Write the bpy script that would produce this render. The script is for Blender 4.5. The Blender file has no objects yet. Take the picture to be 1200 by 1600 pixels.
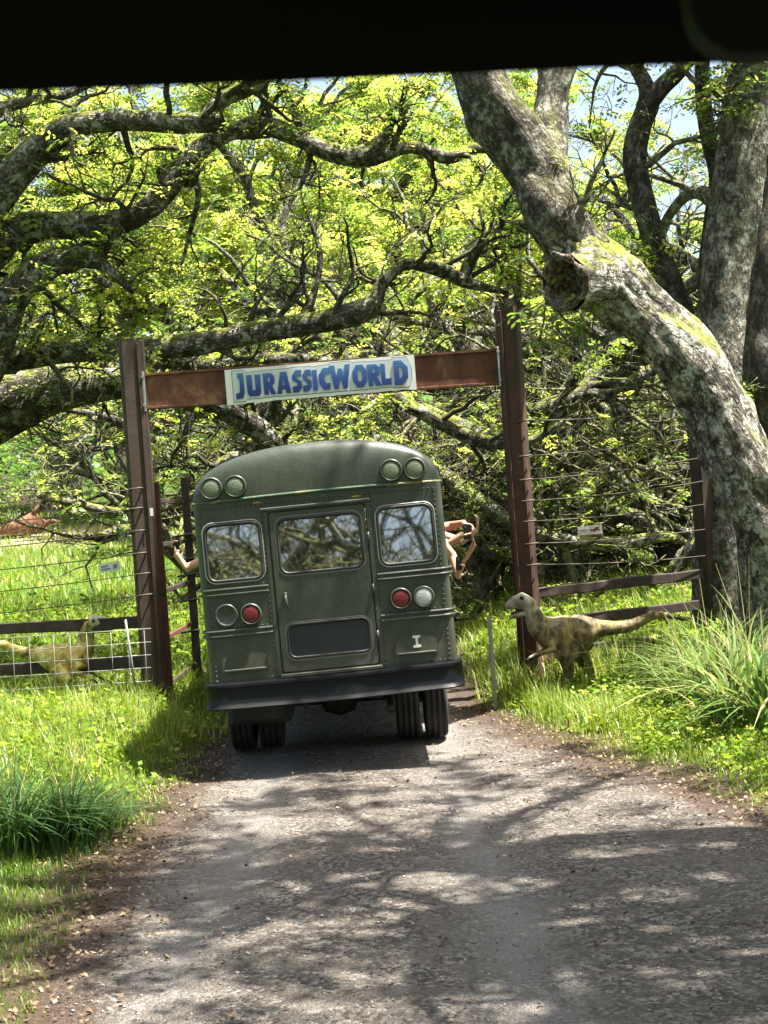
import bpy, bmesh, math, random
import numpy as np
from mathutils import Vector, Matrix, noise as mnoise
from mathutils.geometry import tessellate_polygon

scene = bpy.context.scene
COL = scene.collection
R = math.radians
random.seed(7)

# ------------------------------------------------------------------ camera
CAM_H, FPX, ROLL = 2.45, 2400.0, R(4.0)
CAM = Vector((0.0, 0.0, CAM_H))
RX = Vector((math.cos(ROLL), 0, -math.sin(ROLL)))
UP = Vector((math.sin(ROLL), 0, math.cos(ROLL)))
FW = Vector((0, 1, 0))
cam_data = bpy.data.cameras.new('camera')
cam = bpy.data.objects.new('camera', cam_data)
COL.objects.link(cam)
cam.matrix_world = Matrix(((RX.x, UP.x, -FW.x, CAM.x), (RX.y, UP.y, -FW.y, CAM.y), (RX.z, UP.z, -FW.z, CAM.z), (0, 0, 0, 1)))
cam_data.sensor_fit = 'VERTICAL'
cam_data.sensor_height = 36.0
cam_data.lens = 54.0
cam_data.clip_start = 0.05
cam_data.clip_end = 2000.0
cam_data.dof.use_dof = True
cam_data.dof.focus_distance = 16.0
cam_data.dof.aperture_fstop = 16.0
scene.camera = cam

# ------------------------------------------------------------------ sky, sun, exposure
SUN = Vector((0.36, -0.07, 0.93)).normalized()
world = bpy.data.worlds.new('World')
scene.world = world
world.use_nodes = True
wn = world.node_tree.nodes
wl = world.node_tree.links
wn.clear()
sky = wn.new('ShaderNodeTexSky')
sky.sky_type = 'NISHITA'
sky.sun_disc = False
sky.sun_elevation = math.asin(SUN.z)
sky.sun_rotation = math.atan2(SUN.x, SUN.y)
sky.air_density = 1.0
sky.dust_density = 4.0
sky.ozone_density = 0.3
bg = wn.new('ShaderNodeBackground')
bg.inputs['Strength'].default_value = 0.08
wo = wn.new('ShaderNodeOutputWorld')
wl.new(sky.outputs[0], bg.inputs[0])
wl.new(bg.outputs[0], wo.inputs[0])
sl = bpy.data.lights.new('sun', 'SUN')
sl.energy = 5.0
sl.angle = R(0.53)
sl.color = (1.0, 0.965, 0.91)
sun = bpy.data.objects.new('sun', sl)
sun.rotation_euler = SUN.to_track_quat('Z', 'Y').to_euler()
COL.objects.link(sun)
scene.view_settings.view_transform = 'Standard'
scene.view_settings.look = 'None'
scene.view_settings.exposure = 2.15
scene.view_settings.gamma = 1.0
scene.view_settings.use_curve_mapping = False
scene.render.engine = 'CYCLES'
cy = scene.cycles
cy.max_bounces = 7
cy.diffuse_bounces = 3
cy.glossy_bounces = 3
cy.transmission_bounces = 4
cy.transparent_max_bounces = 8
cy.caustics_reflective = False
cy.caustics_refractive = False
cy.use_denoising = True

# ------------------------------------------------------------------ helpers
def W(px, py, depth):
    """a point of the photograph (1200x1600 pixels) at a chosen distance, in metres"""
    return CAM + depth * (FW + (px - 600) / FPX * RX + (800 - py) / FPX * UP)

def link(o, parent=None):
    COL.objects.link(o)
    if parent is not None:
        o.parent = parent
    return o

def tag(o, label, cat, group=None, kind=None):
    if label: o['label'] = label
    if cat: o['category'] = cat
    if group: o['group'] = group
    if kind: o['kind'] = kind
    return o

def thing(name, label, cat, loc=(0, 0, 0), rz=0.0, group=None):
    o = bpy.data.objects.new(name, None)
    o.empty_display_size = 0.2
    o.location = loc
    o.rotation_euler = (0, 0, rz)
    link(o)
    return tag(o, label, cat, group)

def mesh_from(name, V, F, attrs=None, smooth=False):
    """V (n,3); F list of index arrays of equal or mixed arity, or list of (m,k) arrays"""
    me = bpy.data.meshes.new(name)
    V = np.asarray(V, dtype=np.float32).reshape(-1, 3)
    if isinstance(F, np.ndarray):
        F = [F]
    if len(F) and isinstance(F[0], np.ndarray) and F[0].ndim == 2:
        F = [f for f in F if len(f)]
        loops = np.concatenate([f.ravel() for f in F]).astype(np.int32)
        tot = np.concatenate([np.full(len(f), f.shape[1], dtype=np.int32) for f in F])
        start = np.concatenate([[0], np.cumsum(tot)[:-1]]).astype(np.int32)
        me.vertices.add(len(V)); me.vertices.foreach_set('co', V.ravel())
        me.loops.add(len(loops)); me.loops.foreach_set('vertex_index', loops)
        me.polygons.add(len(tot))
        me.polygons.foreach_set('loop_start', start)
        me.polygons.foreach_set('loop_total', tot)
        me.update(calc_edges=True)
    else:
        me.from_pydata([tuple(map(float, v)) for v in V], [], [tuple(map(int, f)) for f in F])
        me.update()
    if smooth:
        me.polygons.foreach_set('use_smooth', np.ones(len(me.polygons), dtype=bool))
    for k, a in (attrs or {}).items():
        a = np.asarray(a, dtype=np.float32)
        if a.ndim == 1:
            at = me.attributes.new(k, 'FLOAT', 'POINT'); at.data.foreach_set('value', a)
        else:
            at = me.attributes.new(k, 'FLOAT_VECTOR', 'POINT'); at.data.foreach_set('vector', a.ravel())
    return me

def mobj(name, me, mat, parent=None):
    o = bpy.data.objects.new(name, me)
    if mat is not None and not me.materials:
        me.materials.append(mat)
    return link(o, parent)

class MB:
    """collects simple solids; build() links them as one mesh object"""
    def __init__(self):
        self.V, self.F = [], []
    def add(self, V, F):
        b = len(self.V)
        self.V += [tuple(v) for v in V]
        self.F += [tuple(i + b for i in f) for f in F]
        return self
    def box(self, x0, x1, y0, y1, z0, z1, c=0.0):
        """box with chamfered edges (c)"""
        if c <= 0:
            V = [(x, y, z) for x in (x0, x1) for y in (y0, y1) for z in (z0, z1)]
            F = [(0, 1, 3, 2), (4, 6, 7, 5), (0, 4, 5, 1), (2, 3, 7, 6), (0, 2, 6, 4), (1, 5, 7, 3)]
            return self.add(V, F)
        bm = bmesh.new()
        bmesh.ops.create_cube(bm, size=1)
        for v in bm.verts:
            v.co = Vector(((x0 + x1) / 2 + v.co.x * (x1 - x0), (y0 + y1) / 2 + v.co.y * (y1 - y0), (z0 + z1) / 2 + v.co.z * (z1 - z0)))
        bmesh.ops.bevel(bm, geom=bm.edges[:], offset=c, segments=1, affect='EDGES', profile=0.5)
        bm.verts.index_update()
        V = [v.co[:] for v in bm.verts]; F = [[v.index for v in f.verts] for f in bm.faces]
        bm.free()
        return self.add(V, F)
    def tube(self, pts, rad, sides=8, closed=False, cap=True, squash=None):
        pts = [Vector(p) for p in pts]
        n = len(pts)
        if not hasattr(rad, '__len__'): rad = [rad] * n
        up = None
        V, F = [], []
        for i, p in enumerate(pts):
            if closed: t = pts[(i + 1) % n] - pts[i - 1]
            else: t = pts[min(i + 1, n - 1)] - pts[max(i - 1, 0)]
            t.normalize()
            if up is None:
                up = Vector((0, 0, 1)) if abs(t.z) < 0.9 else Vector((1, 0, 0))
            a = t.cross(up)
            if a.length < 1e-4: a = t.orthogonal()
            a.normalize(); b = a.cross(t).normalized(); up = b
            r = rad[i]
            ra, rb = (r if not hasattr(r, '__len__') else r[0]), (r if not hasattr(r, '__len__') else r[1])
            for k in range(sides):
                an = 2 * math.pi * k / sides
                V.append(p + a * (ra * math.cos(an)) + b * (rb * math.sin(an)))
        m = n if closed else n - 1
        for i in range(m):
            for k in range(sides):
                k2 = (k + 1) % sides; j = (i + 1) % n
                F.append((i * sides + k, i * sides + k2, j * sides + k2, j * sides + k))
        if cap and not closed:
            F.append(tuple(range(sides - 1, -1, -1)))
            F.append(tuple((n - 1) * sides + k for k in range(sides)))
        return self.add(V, F)
    def lathe(self, prof, sides=32, axis='X', center=(0, 0, 0)):
        """prof: list of (along axis, radius)"""
        V, F = [], []
        for (h, r) in prof:
            for k in range(sides):
                an = 2 * math.pi * k / sides
                c, s = r * math.cos(an), r * math.sin(an)
                p = {'X': (h, c, s), 'Y': (c, h, s), 'Z': (c, s, h)}[axis]
                V.append((p[0] + center[0], p[1] + center[1], p[2] + center[2]))
        for i in range(len(prof) - 1):
            for k in range(sides):
                k2 = (k + 1) % sides
                F.append((i * sides + k, i * sides + k2, (i + 1) * sides + k2, (i + 1) * sides + k))
        if prof[0][1] > 0.001: F.append(tuple(range(sides - 1, -1, -1)))
        if prof[-1][1] > 0.001: F.append(tuple((len(prof) - 1) * sides + k for k in range(sides)))
        return self.add(V, F)
    def plate(self, outer, holes, d0, d1, fn):
        """flat sheet with holes: loops in (a,b); fn(a,b,d) -> xyz; d0 is the outer face"""
        loops = [outer] + list(holes)
        tri = tessellate_polygon([[Vector((a, b, 0)) for a, b in L] for L in loops])
        flat = [p for L in loops for p in L]
        n = len(flat)
        V = [fn(a, b, d0) for a, b in flat] + [fn(a, b, d1) for a, b in flat]
        F = [tuple(t) for t in tri] + [tuple(i + n for i in reversed(t)) for t in tri]
        o = 0
        for L in loops:
            m = len(L)
            for i in range(m):
                j = (i + 1) % m
                F.append((o + i, o + j, o + j + n, o + i + n))
            o += m
        return self.add(V, F)
    def build(self, name, mat, parent=None, smooth=False, xf=None, auto=None):
        me = mesh_from(name, np.array([tuple(v) for v in self.V]), self.F)
        bm = bmesh.new(); bm.from_mesh(me)
        bmesh.ops.recalc_face_normals(bm, faces=bm.faces[:])
        bm.to_mesh(me); bm.free()
        if smooth or auto:
            me.polygons.foreach_set('use_smooth', np.ones(len(me.polygons), dtype=bool))
            if auto:
                me.set_sharp_from_angle(angle=R(auto))
        o = mobj(name, me, mat, parent)
        if xf is not None:
            o.matrix_local = xf
        return o

def rrect(x0, x1, z0, z1, r, n=5):
    P = []
    for cx, cz, a0 in ((x1 - r, z1 - r, 0), (x0 + r, z1 - r, 90), (x0 + r, z0 + r, 180), (x1 - r, z0 + r, 270)):
        for k in range(n + 1):
            a = R(a0 + 90 * k / n)
            P.append((cx + r * math.cos(a), cz + r * math.sin(a)))
    return P

def XZ(y):
    return lambda a, b, d: (a, y + d, b)

def copy_tree(o, parent=None):
    c = o.copy(); COL.objects.link(c); c.parent = parent
    for ch in o.children:
        copy_tree(ch, c)
    return c

def baked(name, V, F, voxel, smooth_it=4):
    """union of closed solids as one continuous skin"""
    me = mesh_from(name + '_raw', V, F)
    bm = bmesh.new(); bm.from_mesh(me); bmesh.ops.recalc_face_normals(bm, faces=bm.faces[:]); bm.to_mesh(me); bm.free()
    o = bpy.data.objects.new('raw', me); COL.objects.link(o)
    m = o.modifiers.new('r', 'REMESH'); m.mode = 'VOXEL'; m.voxel_size = voxel
    s = o.modifiers.new('s', 'SMOOTH'); s.iterations = smooth_it; s.factor = 0.5
    dg = bpy.context.evaluated_depsgraph_get()
    out = bpy.data.meshes.new_from_object(o.evaluated_get(dg))
    out.name = name
    bpy.data.objects.remove(o); bpy.data.meshes.remove(me)
    out.polygons.foreach_set('use_smooth', np.ones(len(out.polygons), dtype=bool))
    return out

# ------------------------------------------------------------------ materials
class NT:
    def __init__(self, name):
        self.m = bpy.data.materials.new(name); self.m.use_nodes = True
        self.t = self.m.node_tree; self.n = self.t.nodes; self.n.clear()
        self.out = self.n.new('ShaderNodeOutputMaterial')
    def node(self, typ, **kw):
        nd = self.n.new('ShaderNode' + typ)
        for k, v in kw.items():
            if k.startswith('i_'):
                nd.inputs[k[2:].replace('_', ' ')].default_value = v
            else: setattr(nd, k, v)
        return nd
    def ln(self, a, b): self.t.links.new(a, b)
    def coords(self, attr=None, scale=(1, 1, 1)):
        if attr: c = self.node('Attribute', attribute_name=attr).outputs['Vector']
        else: c = self.node('TexCoord').outputs['Object']
        mp = self.node('Mapping'); mp.inputs['Scale'].default_value = scale
        self.ln(c, mp.inputs['Vector']); return mp.outputs[0]
    def noise(self, vec, scale, detail=5, rough=0.6, dist=0.0):
        nd = self.node('TexNoise'); nd.inputs['Scale'].default_value = scale
        nd.inputs['Detail'].default_value = detail; nd.inputs['Roughness'].default_value = rough
        nd.inputs['Distortion'].default_value = dist
        self.ln(vec, nd.inputs['Vector']); return nd.outputs['Fac']
    def voro(self, vec, scale, feature='F1'):
        nd = self.node('TexVoronoi', feature=feature); nd.inputs['Scale'].default_value = scale
        self.ln(vec, nd.inputs['Vector']); return nd
    def ramp(self, fac, stops, interp='LINEAR'):
        nd = self.node('ValToRGB'); cr = nd.color_ramp; cr.interpolation = interp
        while len(cr.elements) < len(stops): cr.elements.new(0.5)
        for e, (p, c) in zip(cr.elements, stops):
            e.position = p; e.color = (c[0], c[1], c[2], 1) if hasattr(c, '__len__') else (c, c, c, 1)
        self.ln(fac, nd.inputs[0]); return nd.outputs[0]
    def mix(self, fac, a, b, mode='MIX'):
        nd = self.node('MixRGB', blend_type=mode)
        for s, v in ((0, fac), (1, a), (2, b)):
            if isinstance(v, (int, float)): nd.inputs[s].default_value = v if s == 0 else (v, v, v, 1)
            elif isinstance(v, tuple): nd.inputs[s].default_value = (*v, 1)
            else: self.ln(v, nd.inputs[s])
        return nd.outputs[0]
    def math(self, op, a, b=0.0):
        nd = self.node('Math', operation=op)
        for s, v in ((0, a), (1, b)):
            if isinstance(v, (int, float)): nd.inputs[s].default_value = v
            else: self.ln(v, nd.inputs[s])
        return nd.outputs[0]
    def bump(self, h, strength=0.5, dist=0.02):
        nd = self.node('Bump'); nd.inputs['Strength'].default_value = strength; nd.inputs['Distance'].default_value = dist
        self.ln(h, nd.inputs['Height']); return nd.outputs[0]
    def principled(self, color, rough=0.6, metal=0.0, spec=0.5, normal=None, coat=0.0):
        p = self.node('BsdfPrincipled')
        for k, v in (('Base Color', color), ('Roughness', rough), ('Metallic', metal), ('Specular IOR Level', spec), ('Coat Weight', coat)):
            if isinstance(v, tuple): p.inputs[k].default_value = (*v, 1)
            elif isinstance(v, (int, float)): p.inputs[k].default_value = v
            else: self.ln(v, p.inputs[k])
        if normal is not None: self.ln(normal, p.inputs['Normal'])
        return p
    def done(self, shader):
        self.ln(shader.outputs[0] if hasattr(shader, 'outputs') else shader, self.out.inputs[0]); return self.m

def foliage_mat(name, stops, trans=0.45, tboost=1.7, rough=0.42, spec=0.45):
    n = NT(name)
    a = n.node('Attribute', attribute_name='tint').outputs['Fac']
    c = n.ramp(a, stops)
    p = n.principled(c, rough, spec=spec)
    tr = n.node('BsdfTranslucent')
    n.ln(n.mix(1.0, c, (tboost, tboost * 0.95, tboost * 0.7), 'MULTIPLY'), tr.inputs['Color'])
    ms = n.node('MixShader'); ms.inputs[0].default_value = trans
    n.ln(p.outputs[0], ms.inputs[1]); n.ln(tr.outputs[0], ms.inputs[2])
    return n.done(ms)

def bark_mat(name, dark, mid, light, moss=0.5, lichen=0.5, blotch=0.7):
    n = NT(name)
    b0 = n.coords('bark', (7, 7, 2.4))
    ob = n.coords()
    nz = n.node('TexNoise'); nz.inputs['Scale'].default_value = 1.4; nz.inputs['Detail'].default_value = 4
    n.ln(b0, nz.inputs['Vector'])
    va = n.node('VectorMath', operation='SCALE'); va.inputs['Scale'].default_value = 1.5; n.ln(nz.outputs['Color'], va.inputs[0])
    vb = n.node('VectorMath', operation='ADD'); n.ln(b0, vb.inputs[0]); n.ln(va.outputs[0], vb.inputs[1])
    b1 = vb.outputs[0]
    cr = n.noise(b1, 1.2, 9, 0.72, 0.5)
    fine = n.noise(ob, 22, 6, 0.75)
    fis = n.voro(b1, 1.5, 'DISTANCE_TO_EDGE').outputs['Distance']
    fis = n.ramp(fis, [(0.0, 0.0), (0.22, 1.0)])
    h = n.math('ADD', n.math('MULTIPLY', fis, 0.45), n.math('ADD', n.math('MULTIPLY', cr, 1.2), n.math('MULTIPLY', fine, 0.4)))
    base = n.ramp(n.math('ADD', n.math('MULTIPLY', cr, 0.6), n.math('MULTIPLY', fine, 0.4)), [(0.38, dark), (0.50, mid), (0.62, light)])
    base = n.mix(n.math('MULTIPLY', n.ramp(fis, [(0.0, 0.6), (0.6, 0.0)]), cr), base, dark)
    li = n.ramp(n.noise(ob, 6.5, 9, 0.8, 0.3), [(0.52, 0.0), (0.55, 1.0)])
    base = n.mix(n.math('MULTIPLY', li, lichen), base, (0.55, 0.54, 0.47))
    dk = n.ramp(n.noise(ob, 3.4, 9, 0.8, 0.6), [(0.52, 0.0), (0.55, 1.0)])
    base = n.mix(n.math('MULTIPLY', dk, blotch), base, (0.032, 0.028, 0.024))
    geo = n.node('NewGeometry')
    sp = n.node('SeparateXYZ'); n.ln(geo.outputs['Normal'], sp.inputs[0])
    mo = n.math('MULTIPLY', n.ramp(sp.outputs['Z'], [(0.25, 0.0), (0.7, 1.0)]), n.ramp(n.noise(ob, 2.3, 6, 0.7), [(0.42, 0.0), (0.52, 1.0)]))
    base = n.mix(n.math('MULTIPLY', mo, moss), base, n.mix(n.noise(ob, 30, 3), (0.10, 0.13, 0.015), (0.34, 0.36, 0.05)))
    return n.done(n.principled(base, 0.92, spec=0.12, normal=n.bump(h, 1.0, 0.045)))

def paint_mat(name, color, rough=0.45, dirt=0.35, dirt_col=(0.20, 0.18, 0.13), spec=0.5, coat=0.0, metal=0.0):
    n = NT(name)
    ob = n.coords()
    d = n.noise(ob, 2.2, 8, 0.7)
    f = n.noise(ob, 45, 4, 0.6)
    c = n.mix(n.math('MULTIPLY', n.ramp(d, [(0.42, 0.0), (0.75, 1.0)]), dirt), color, dirt_col)
    c = n.mix(n.math('MULTIPLY', f, 0.18), c, (color[0] * 0.5, color[1] * 0.5, color[2] * 0.5))
    r = n.math('ADD', n.math('MULTIPLY', d, 0.35), rough - 0.16)
    return n.done(n.principled(c, r, metal, spec, n.bump(n.noise(ob, 6, 3), 0.06, 0.02), coat))

M = {}
M['leaf'] = foliage_mat('leaf_canopy', [(0.0, (0.03, 0.07, 0.014)), (0.45, (0.10, 0.165, 0.025)), (0.8, (0.23, 0.28, 0.05)), (1.0, (0.38, 0.39, 0.10))], 0.55, 2.0)
M['leaf_far'] = foliage_mat('leaf_far', [(0.0, (0.03, 0.07, 0.014)), (0.45, (0.10, 0.165, 0.025)), (0.8, (0.23, 0.28, 0.05)), (1.0, (0.38, 0.39, 0.10))], 0.55, 2.0)
M['grass'] = foliage_mat('grass_green', [(0.0, (0.04, 0.085, 0.012)), (0.4, (0.11, 0.19, 0.018)), (0.8, (0.22, 0.29, 0.032)), (0.93, (0.33, 0.33, 0.08)), (1.0, (0.44, 0.38, 0.18))], 0.4, 1.6)
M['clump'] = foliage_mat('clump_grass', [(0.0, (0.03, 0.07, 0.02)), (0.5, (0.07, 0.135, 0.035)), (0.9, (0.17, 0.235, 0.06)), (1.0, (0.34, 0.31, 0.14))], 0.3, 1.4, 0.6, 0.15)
M['weed'] = foliage_mat('weed_leaf', [(0.0, (0.05, 0.11, 0.012)), (0.5, (0.14, 0.235, 0.02)), (0.9, (0.26, 0.33, 0.035)), (1.0, (0.38, 0.37, 0.08))], 0.45, 1.6, 0.55, 0.2)
M['deadleaf'] = foliage_mat('dead_leaf', [(0.0, (0.06, 0.035, 0.02)), (0.5, (0.16, 0.10, 0.055)), (1.0, (0.36, 0.27, 0.16))], 0.15, 1.0, 0.8)
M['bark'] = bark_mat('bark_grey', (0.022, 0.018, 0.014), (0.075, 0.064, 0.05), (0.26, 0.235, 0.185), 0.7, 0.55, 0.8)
M['bark_lit'] = bark_mat('bark_lit_pale', (0.035, 0.03, 0.022), (0.13, 0.115, 0.085), (0.36, 0.33, 0.26), 0.8, 0.55, 0.7)  # paler bark copy; the look of lit trunks is put into its colour
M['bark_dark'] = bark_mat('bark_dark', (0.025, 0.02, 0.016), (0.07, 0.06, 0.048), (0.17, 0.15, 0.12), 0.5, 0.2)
M['bark_hero'] = bark_mat('bark_mottled', (0.025, 0.021, 0.017), (0.16, 0.14, 0.11), (0.50, 0.47, 0.39), 0.85, 0.8, 0.9)
M['bark_upper'] = bark_mat('bark_furrowed', (0.018, 0.014, 0.011), (0.085, 0.070, 0.052), (0.27, 0.24, 0.19), 0.5, 0.35, 0.75)
M['rotten'] = bark_mat('rotten_wood', (0.02, 0.012, 0.009), (0.07, 0.04, 0.025), (0.40, 0.35, 0.28), 0.0, 0.3, 0.6)
def bus_paint(name, color):
    n = NT(name)
    ob = n.coords(); st = n.coords(None, (9, 9, 0.8))
    d = n.noise(ob, 2.6, 9, 0.75, 0.4); s = n.noise(st, 1.6, 6, 0.7); f = n.noise(ob, 60, 5, 0.7)
    c = n.mix(n.math('MULTIPLY', n.ramp(d, [(0.42, 0.0), (0.68, 1.0)]), 0.65), color, (0.075, 0.078, 0.052))
    c = n.mix(n.math('MULTIPLY', n.ramp(s, [(0.52, 0.0), (0.75, 1.0)]), 0.45), c, (0.016, 0.02, 0.013))
    c = n.mix(n.math('MULTIPLY', n.ramp(f, [(0.58, 0.0), (0.70, 1.0)]), 0.5), c, (0.16, 0.155, 0.12))
    sz = n.node('SeparateXYZ'); n.ln(ob, sz.inputs[0])
    mud = n.math('MULTIPLY', n.ramp(n.math('MULTIPLY', sz.outputs['Z'], 0.5), [(0.44, 1.0), (0.72, 0.0)]), n.ramp(n.noise(ob, 5, 8, 0.75), [(0.40, 0.0), (0.62, 0.6)]))
    c = n.mix(mud, c, (0.125, 0.112, 0.085))
    chip = n.math('MULTIPLY', n.ramp(n.noise(ob, 11, 8, 0.8), [(0.69, 0.0), (0.71, 1.0)]), 0.6)
    c = n.mix(chip, c, (0.22, 0.20, 0.14))
    r = n.math('ADD', n.math('MULTIPLY', d, 0.45), 0.16)
    return n.done(n.principled(c, r, 0, 0.5, n.bump(n.math('ADD', n.noise(ob, 3.5, 3), n.math('MULTIPLY', f, 0.04)), 0.16, 0.03)))
M['bus'] = bus_paint('olive_paint', (0.037, 0.044, 0.030))
M['bus_roof'] = bus_paint('olive_roof_paint', (0.037, 0.045, 0.031))
M['black'] = paint_mat('black_paint', (0.004, 0.0045, 0.005), 0.38, 0.08, (0.02, 0.02, 0.018), spec=0.25)
M['under'] = paint_mat('chassis_black', (0.012, 0.012, 0.011), 0.8, 0.6, (0.05, 0.045, 0.035))
M['rubber'] = paint_mat('tyre_rubber', (0.018, 0.018, 0.018), 0.85, 0.7, (0.09, 0.08, 0.065))
M['gasket'] = paint_mat('gasket_rubber', (0.014, 0.015, 0.014), 0.5, 0.2)
M['alu'] = paint_mat('worn_aluminium', (0.42, 0.43, 0.41), 0.45, 0.4, (0.16, 0.15, 0.12), metal=0.7)
M['interior'] = paint_mat('interior_grey', (0.10, 0.11, 0.10), 0.7, 0.2)
M['seat'] = paint_mat('seat_vinyl', (0.035, 0.05, 0.045), 0.5, 0.2)
M['white'] = paint_mat('white_paint', (0.78, 0.77, 0.73), 0.5, 0.25, (0.45, 0.42, 0.36))
M['concrete'] = paint_mat('stake_grey', (0.22, 0.23, 0.20), 0.7, 0.5, (0.25, 0.24, 0.2))
M['wire'] = paint_mat('galvanised_wire', (0.30, 0.30, 0.27), 0.4, 0.3, (0.3, 0.25, 0.2), metal=0.5)
M['rustwire'] = paint_mat('dark_wire', (0.06, 0.045, 0.035), 0.6, 0.4, (0.16, 0.09, 0.05))
M['skin'] = paint_mat('skin_light', (0.56, 0.33, 0.23), 0.5, 0.1, (0.5, 0.26, 0.18), spec=0.4)
M['skin_b'] = paint_mat('skin_tan', (0.40, 0.22, 0.14), 0.5, 0.1, (0.36, 0.18, 0.11), spec=0.4)
M['hair'] = paint_mat('dark_hair', (0.03, 0.02, 0.014), 0.5, 0.3, (0.06, 0.04, 0.02))
M['shirt_blue'] = paint_mat('shirt_blue', (0.10, 0.22, 0.34), 0.85, 0.1)
M['shirt_white'] = paint_mat('shirt_white', (0.6, 0.6, 0.57), 0.85, 0.1)
M['shirt_rust'] = paint_mat('shirt_rust', (0.30, 0.11, 0.05), 0.85, 0.1)
M['trousers'] = paint_mat('trousers_navy', (0.03, 0.035, 0.05), 0.9, 0.1)
M['phone'] = paint_mat('phone_black', (0.006, 0.006, 0.007), 0.2, 0.0)

def rust_mat(name, a, b, c, sc=2.0, rough=0.75):
    n = NT(name)
    ob = n.coords(None, (1, 1, 1))
    st = n.coords(None, (7, 7, 0.6))
    k = n.noise(ob, sc, 8, 0.7, 0.4)
    col = n.ramp(k, [(0.32, a), (0.52, b), (0.70, c)])
    s = n.ramp(n.noise(st, 2.0, 5, 0.6), [(0.4, 0.0), (0.7, 1.0)])
    col = n.mix(n.math('MULTIPLY', s, 0.5), col, a)
    f = n.noise(ob, 60, 4)
    col = n.mix(n.math('MULTIPLY', n.ramp(f, [(0.5, 0.0), (0.7, 1.0)]), 0.3), col, (a[0] * 0.5, a[1] * 0.5, a[2] * 0.5))
    return n.done(n.principled(col, rough, 0.0, 0.35, n.bump(n.math('ADD', k, f), 0.4, 0.01)))
M['rust_beam'] = rust_mat('rusty_beam', (0.055, 0.022, 0.014), (0.15, 0.056, 0.028), (0.34, 0.17, 0.09), 2.6)
M['rust_post'] = rust_mat('rusty_post', (0.035, 0.019, 0.013), (0.075, 0.036, 0.023), (0.125, 0.072, 0.05), 1.6)
M['post_dark'] = rust_mat('dark_post', (0.026, 0.017, 0.011), (0.052, 0.033, 0.022), (0.10, 0.066, 0.043), 1.6)
M['wood_rail'] = rust_mat('dark_rail', (0.02, 0.014, 0.012), (0.05, 0.033, 0.026), (0.10, 0.065, 0.05), 3.0)
M['rust_bright'] = rust_mat('bright_rust', (0.06, 0.026, 0.015), (0.13, 0.052, 0.027), (0.22, 0.11, 0.06), 4.0)
M['log'] = rust_mat('old_log', (0.10, 0.045, 0.025), (0.22, 0.11, 0.06), (0.34, 0.20, 0.12), 4.0, 0.9)
M['brow'] = rust_mat('chipped_brow', (0.045, 0.075, 0.042), (0.05, 0.085, 0.048), (0.5, 0.36, 0.08), 2.6, 0.5)

def glass_mat(name, tint, refl):
    n = NT(name)
    tr = n.node('BsdfTransparent'); tr.inputs[0].default_value = (*tint, 1)
    gl = n.node('BsdfGlossy'); gl.inputs['Roughness'].default_value = 0.02
    gl.inputs['Color'].default_value = (0.92, 0.95, 1.0, 1)
    ob = n.coords()
    n.ln(n.bump(n.noise(ob, 2.0, 1), 0.035, 0.01), gl.inputs['Normal'])
    lw = n.node('LayerWeight'); lw.inputs['Blend'].default_value = 0.35
    f = n.math('ADD', n.math('MULTIPLY', lw.outputs['Fresnel'], 0.6), refl)
    ms = n.node('MixShader'); n.ln(f, ms.inputs[0])
    n.ln(tr.outputs[0], ms.inputs[1]); n.ln(gl.outputs[0], ms.inputs[2])
    return n.done(ms)
M['glass'] = glass_mat('tinted_glass', (0.25, 0.28, 0.26), 0.40)
M['glass_dark'] = glass_mat('dark_glass', (0.05, 0.053, 0.05), 0.02)
M['dull_panel'] = paint_mat('dull_dark_glazing', (0.012, 0.013, 0.013), 0.38, 0.5, (0.035, 0.035, 0.032), spec=0.6)
M['windscreen'] = glass_mat('clear_glass', (0.85, 0.9, 0.88), 0.02)

def lens_mat(name, col, rough=0.3):
    n = NT(name)
    ob = n.coords()
    v = n.voro(ob, 90).outputs['Distance']
    return n.done(n.principled(n.mix(n.math('MULTIPLY', v, 0.5), col, (col[0] * 0.5, col[1] * 0.5, col[2] * 0.5)), rough, 0, 0.6, n.bump(v, 0.5, 0.004), 0.3))
M['red'] = lens_mat('red_lens', (0.14, 0.007, 0.009))
M['clear_lens'] = lens_mat('clear_lens', (0.52, 0.53, 0.50))
M['green_lens'] = lens_mat('painted_lens', (0.15, 0.18, 0.11), 0.6)

# ------------------------------------------------------------------ ground and road
RY = [-40, 0, 5, 7.3, 10, 12, 14.6, 18.4, 22, 30, 42, 60, 90, 200]
RL = [-2.6, -2.0, -1.75, -1.85, -2.15, -2.2, -2.05, -2.0, -2.1, -2.2, -3.2, -7.0, -18, -60]
RRr = [3.4, 3.4, 3.3, 3.2, 3.0, 2.6, 1.75, 1.0, 0.9, 0.9, 0.2, -3.2, -14, -56]
def sstep(a, b, t):
    t = np.clip((t - a) / (b - a), 0, 1); return t * t * (3 - 2 * t)
def wob(x, y, s=1.0):
    return (np.sin(x * 1.7 * s + 1.3 * np.sin(y * 0.9 * s)) + np.sin(y * 2.3 * s + 2.1 * np.sin(x * 1.1 * s + 0.5)) + 0.6 * np.sin(x * 5.1 * s + y * 3.7 * s) + 0.5 * np.sin(y * 7.3 * s - x * 4.1 * s)) / 3.1
def road_d(x, y):
    x = np.asarray(x, dtype=float); y = np.asarray(y, dtype=float)
    return np.maximum(np.interp(y, RY, RL) - x, x - np.interp(y, RY, RRr)) + 0.16 * wob(x, y) + 0.08 * wob(x, y, 3.1)
def rise(x, y):
    r = np.hypot(x, np.maximum(y, 0))
    return 0.050 * np.clip(r - 24, 0, 45) + 0.042 * np.clip(y - 23, 0, 30) * sstep(2.0, 6.5, -x)
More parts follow.
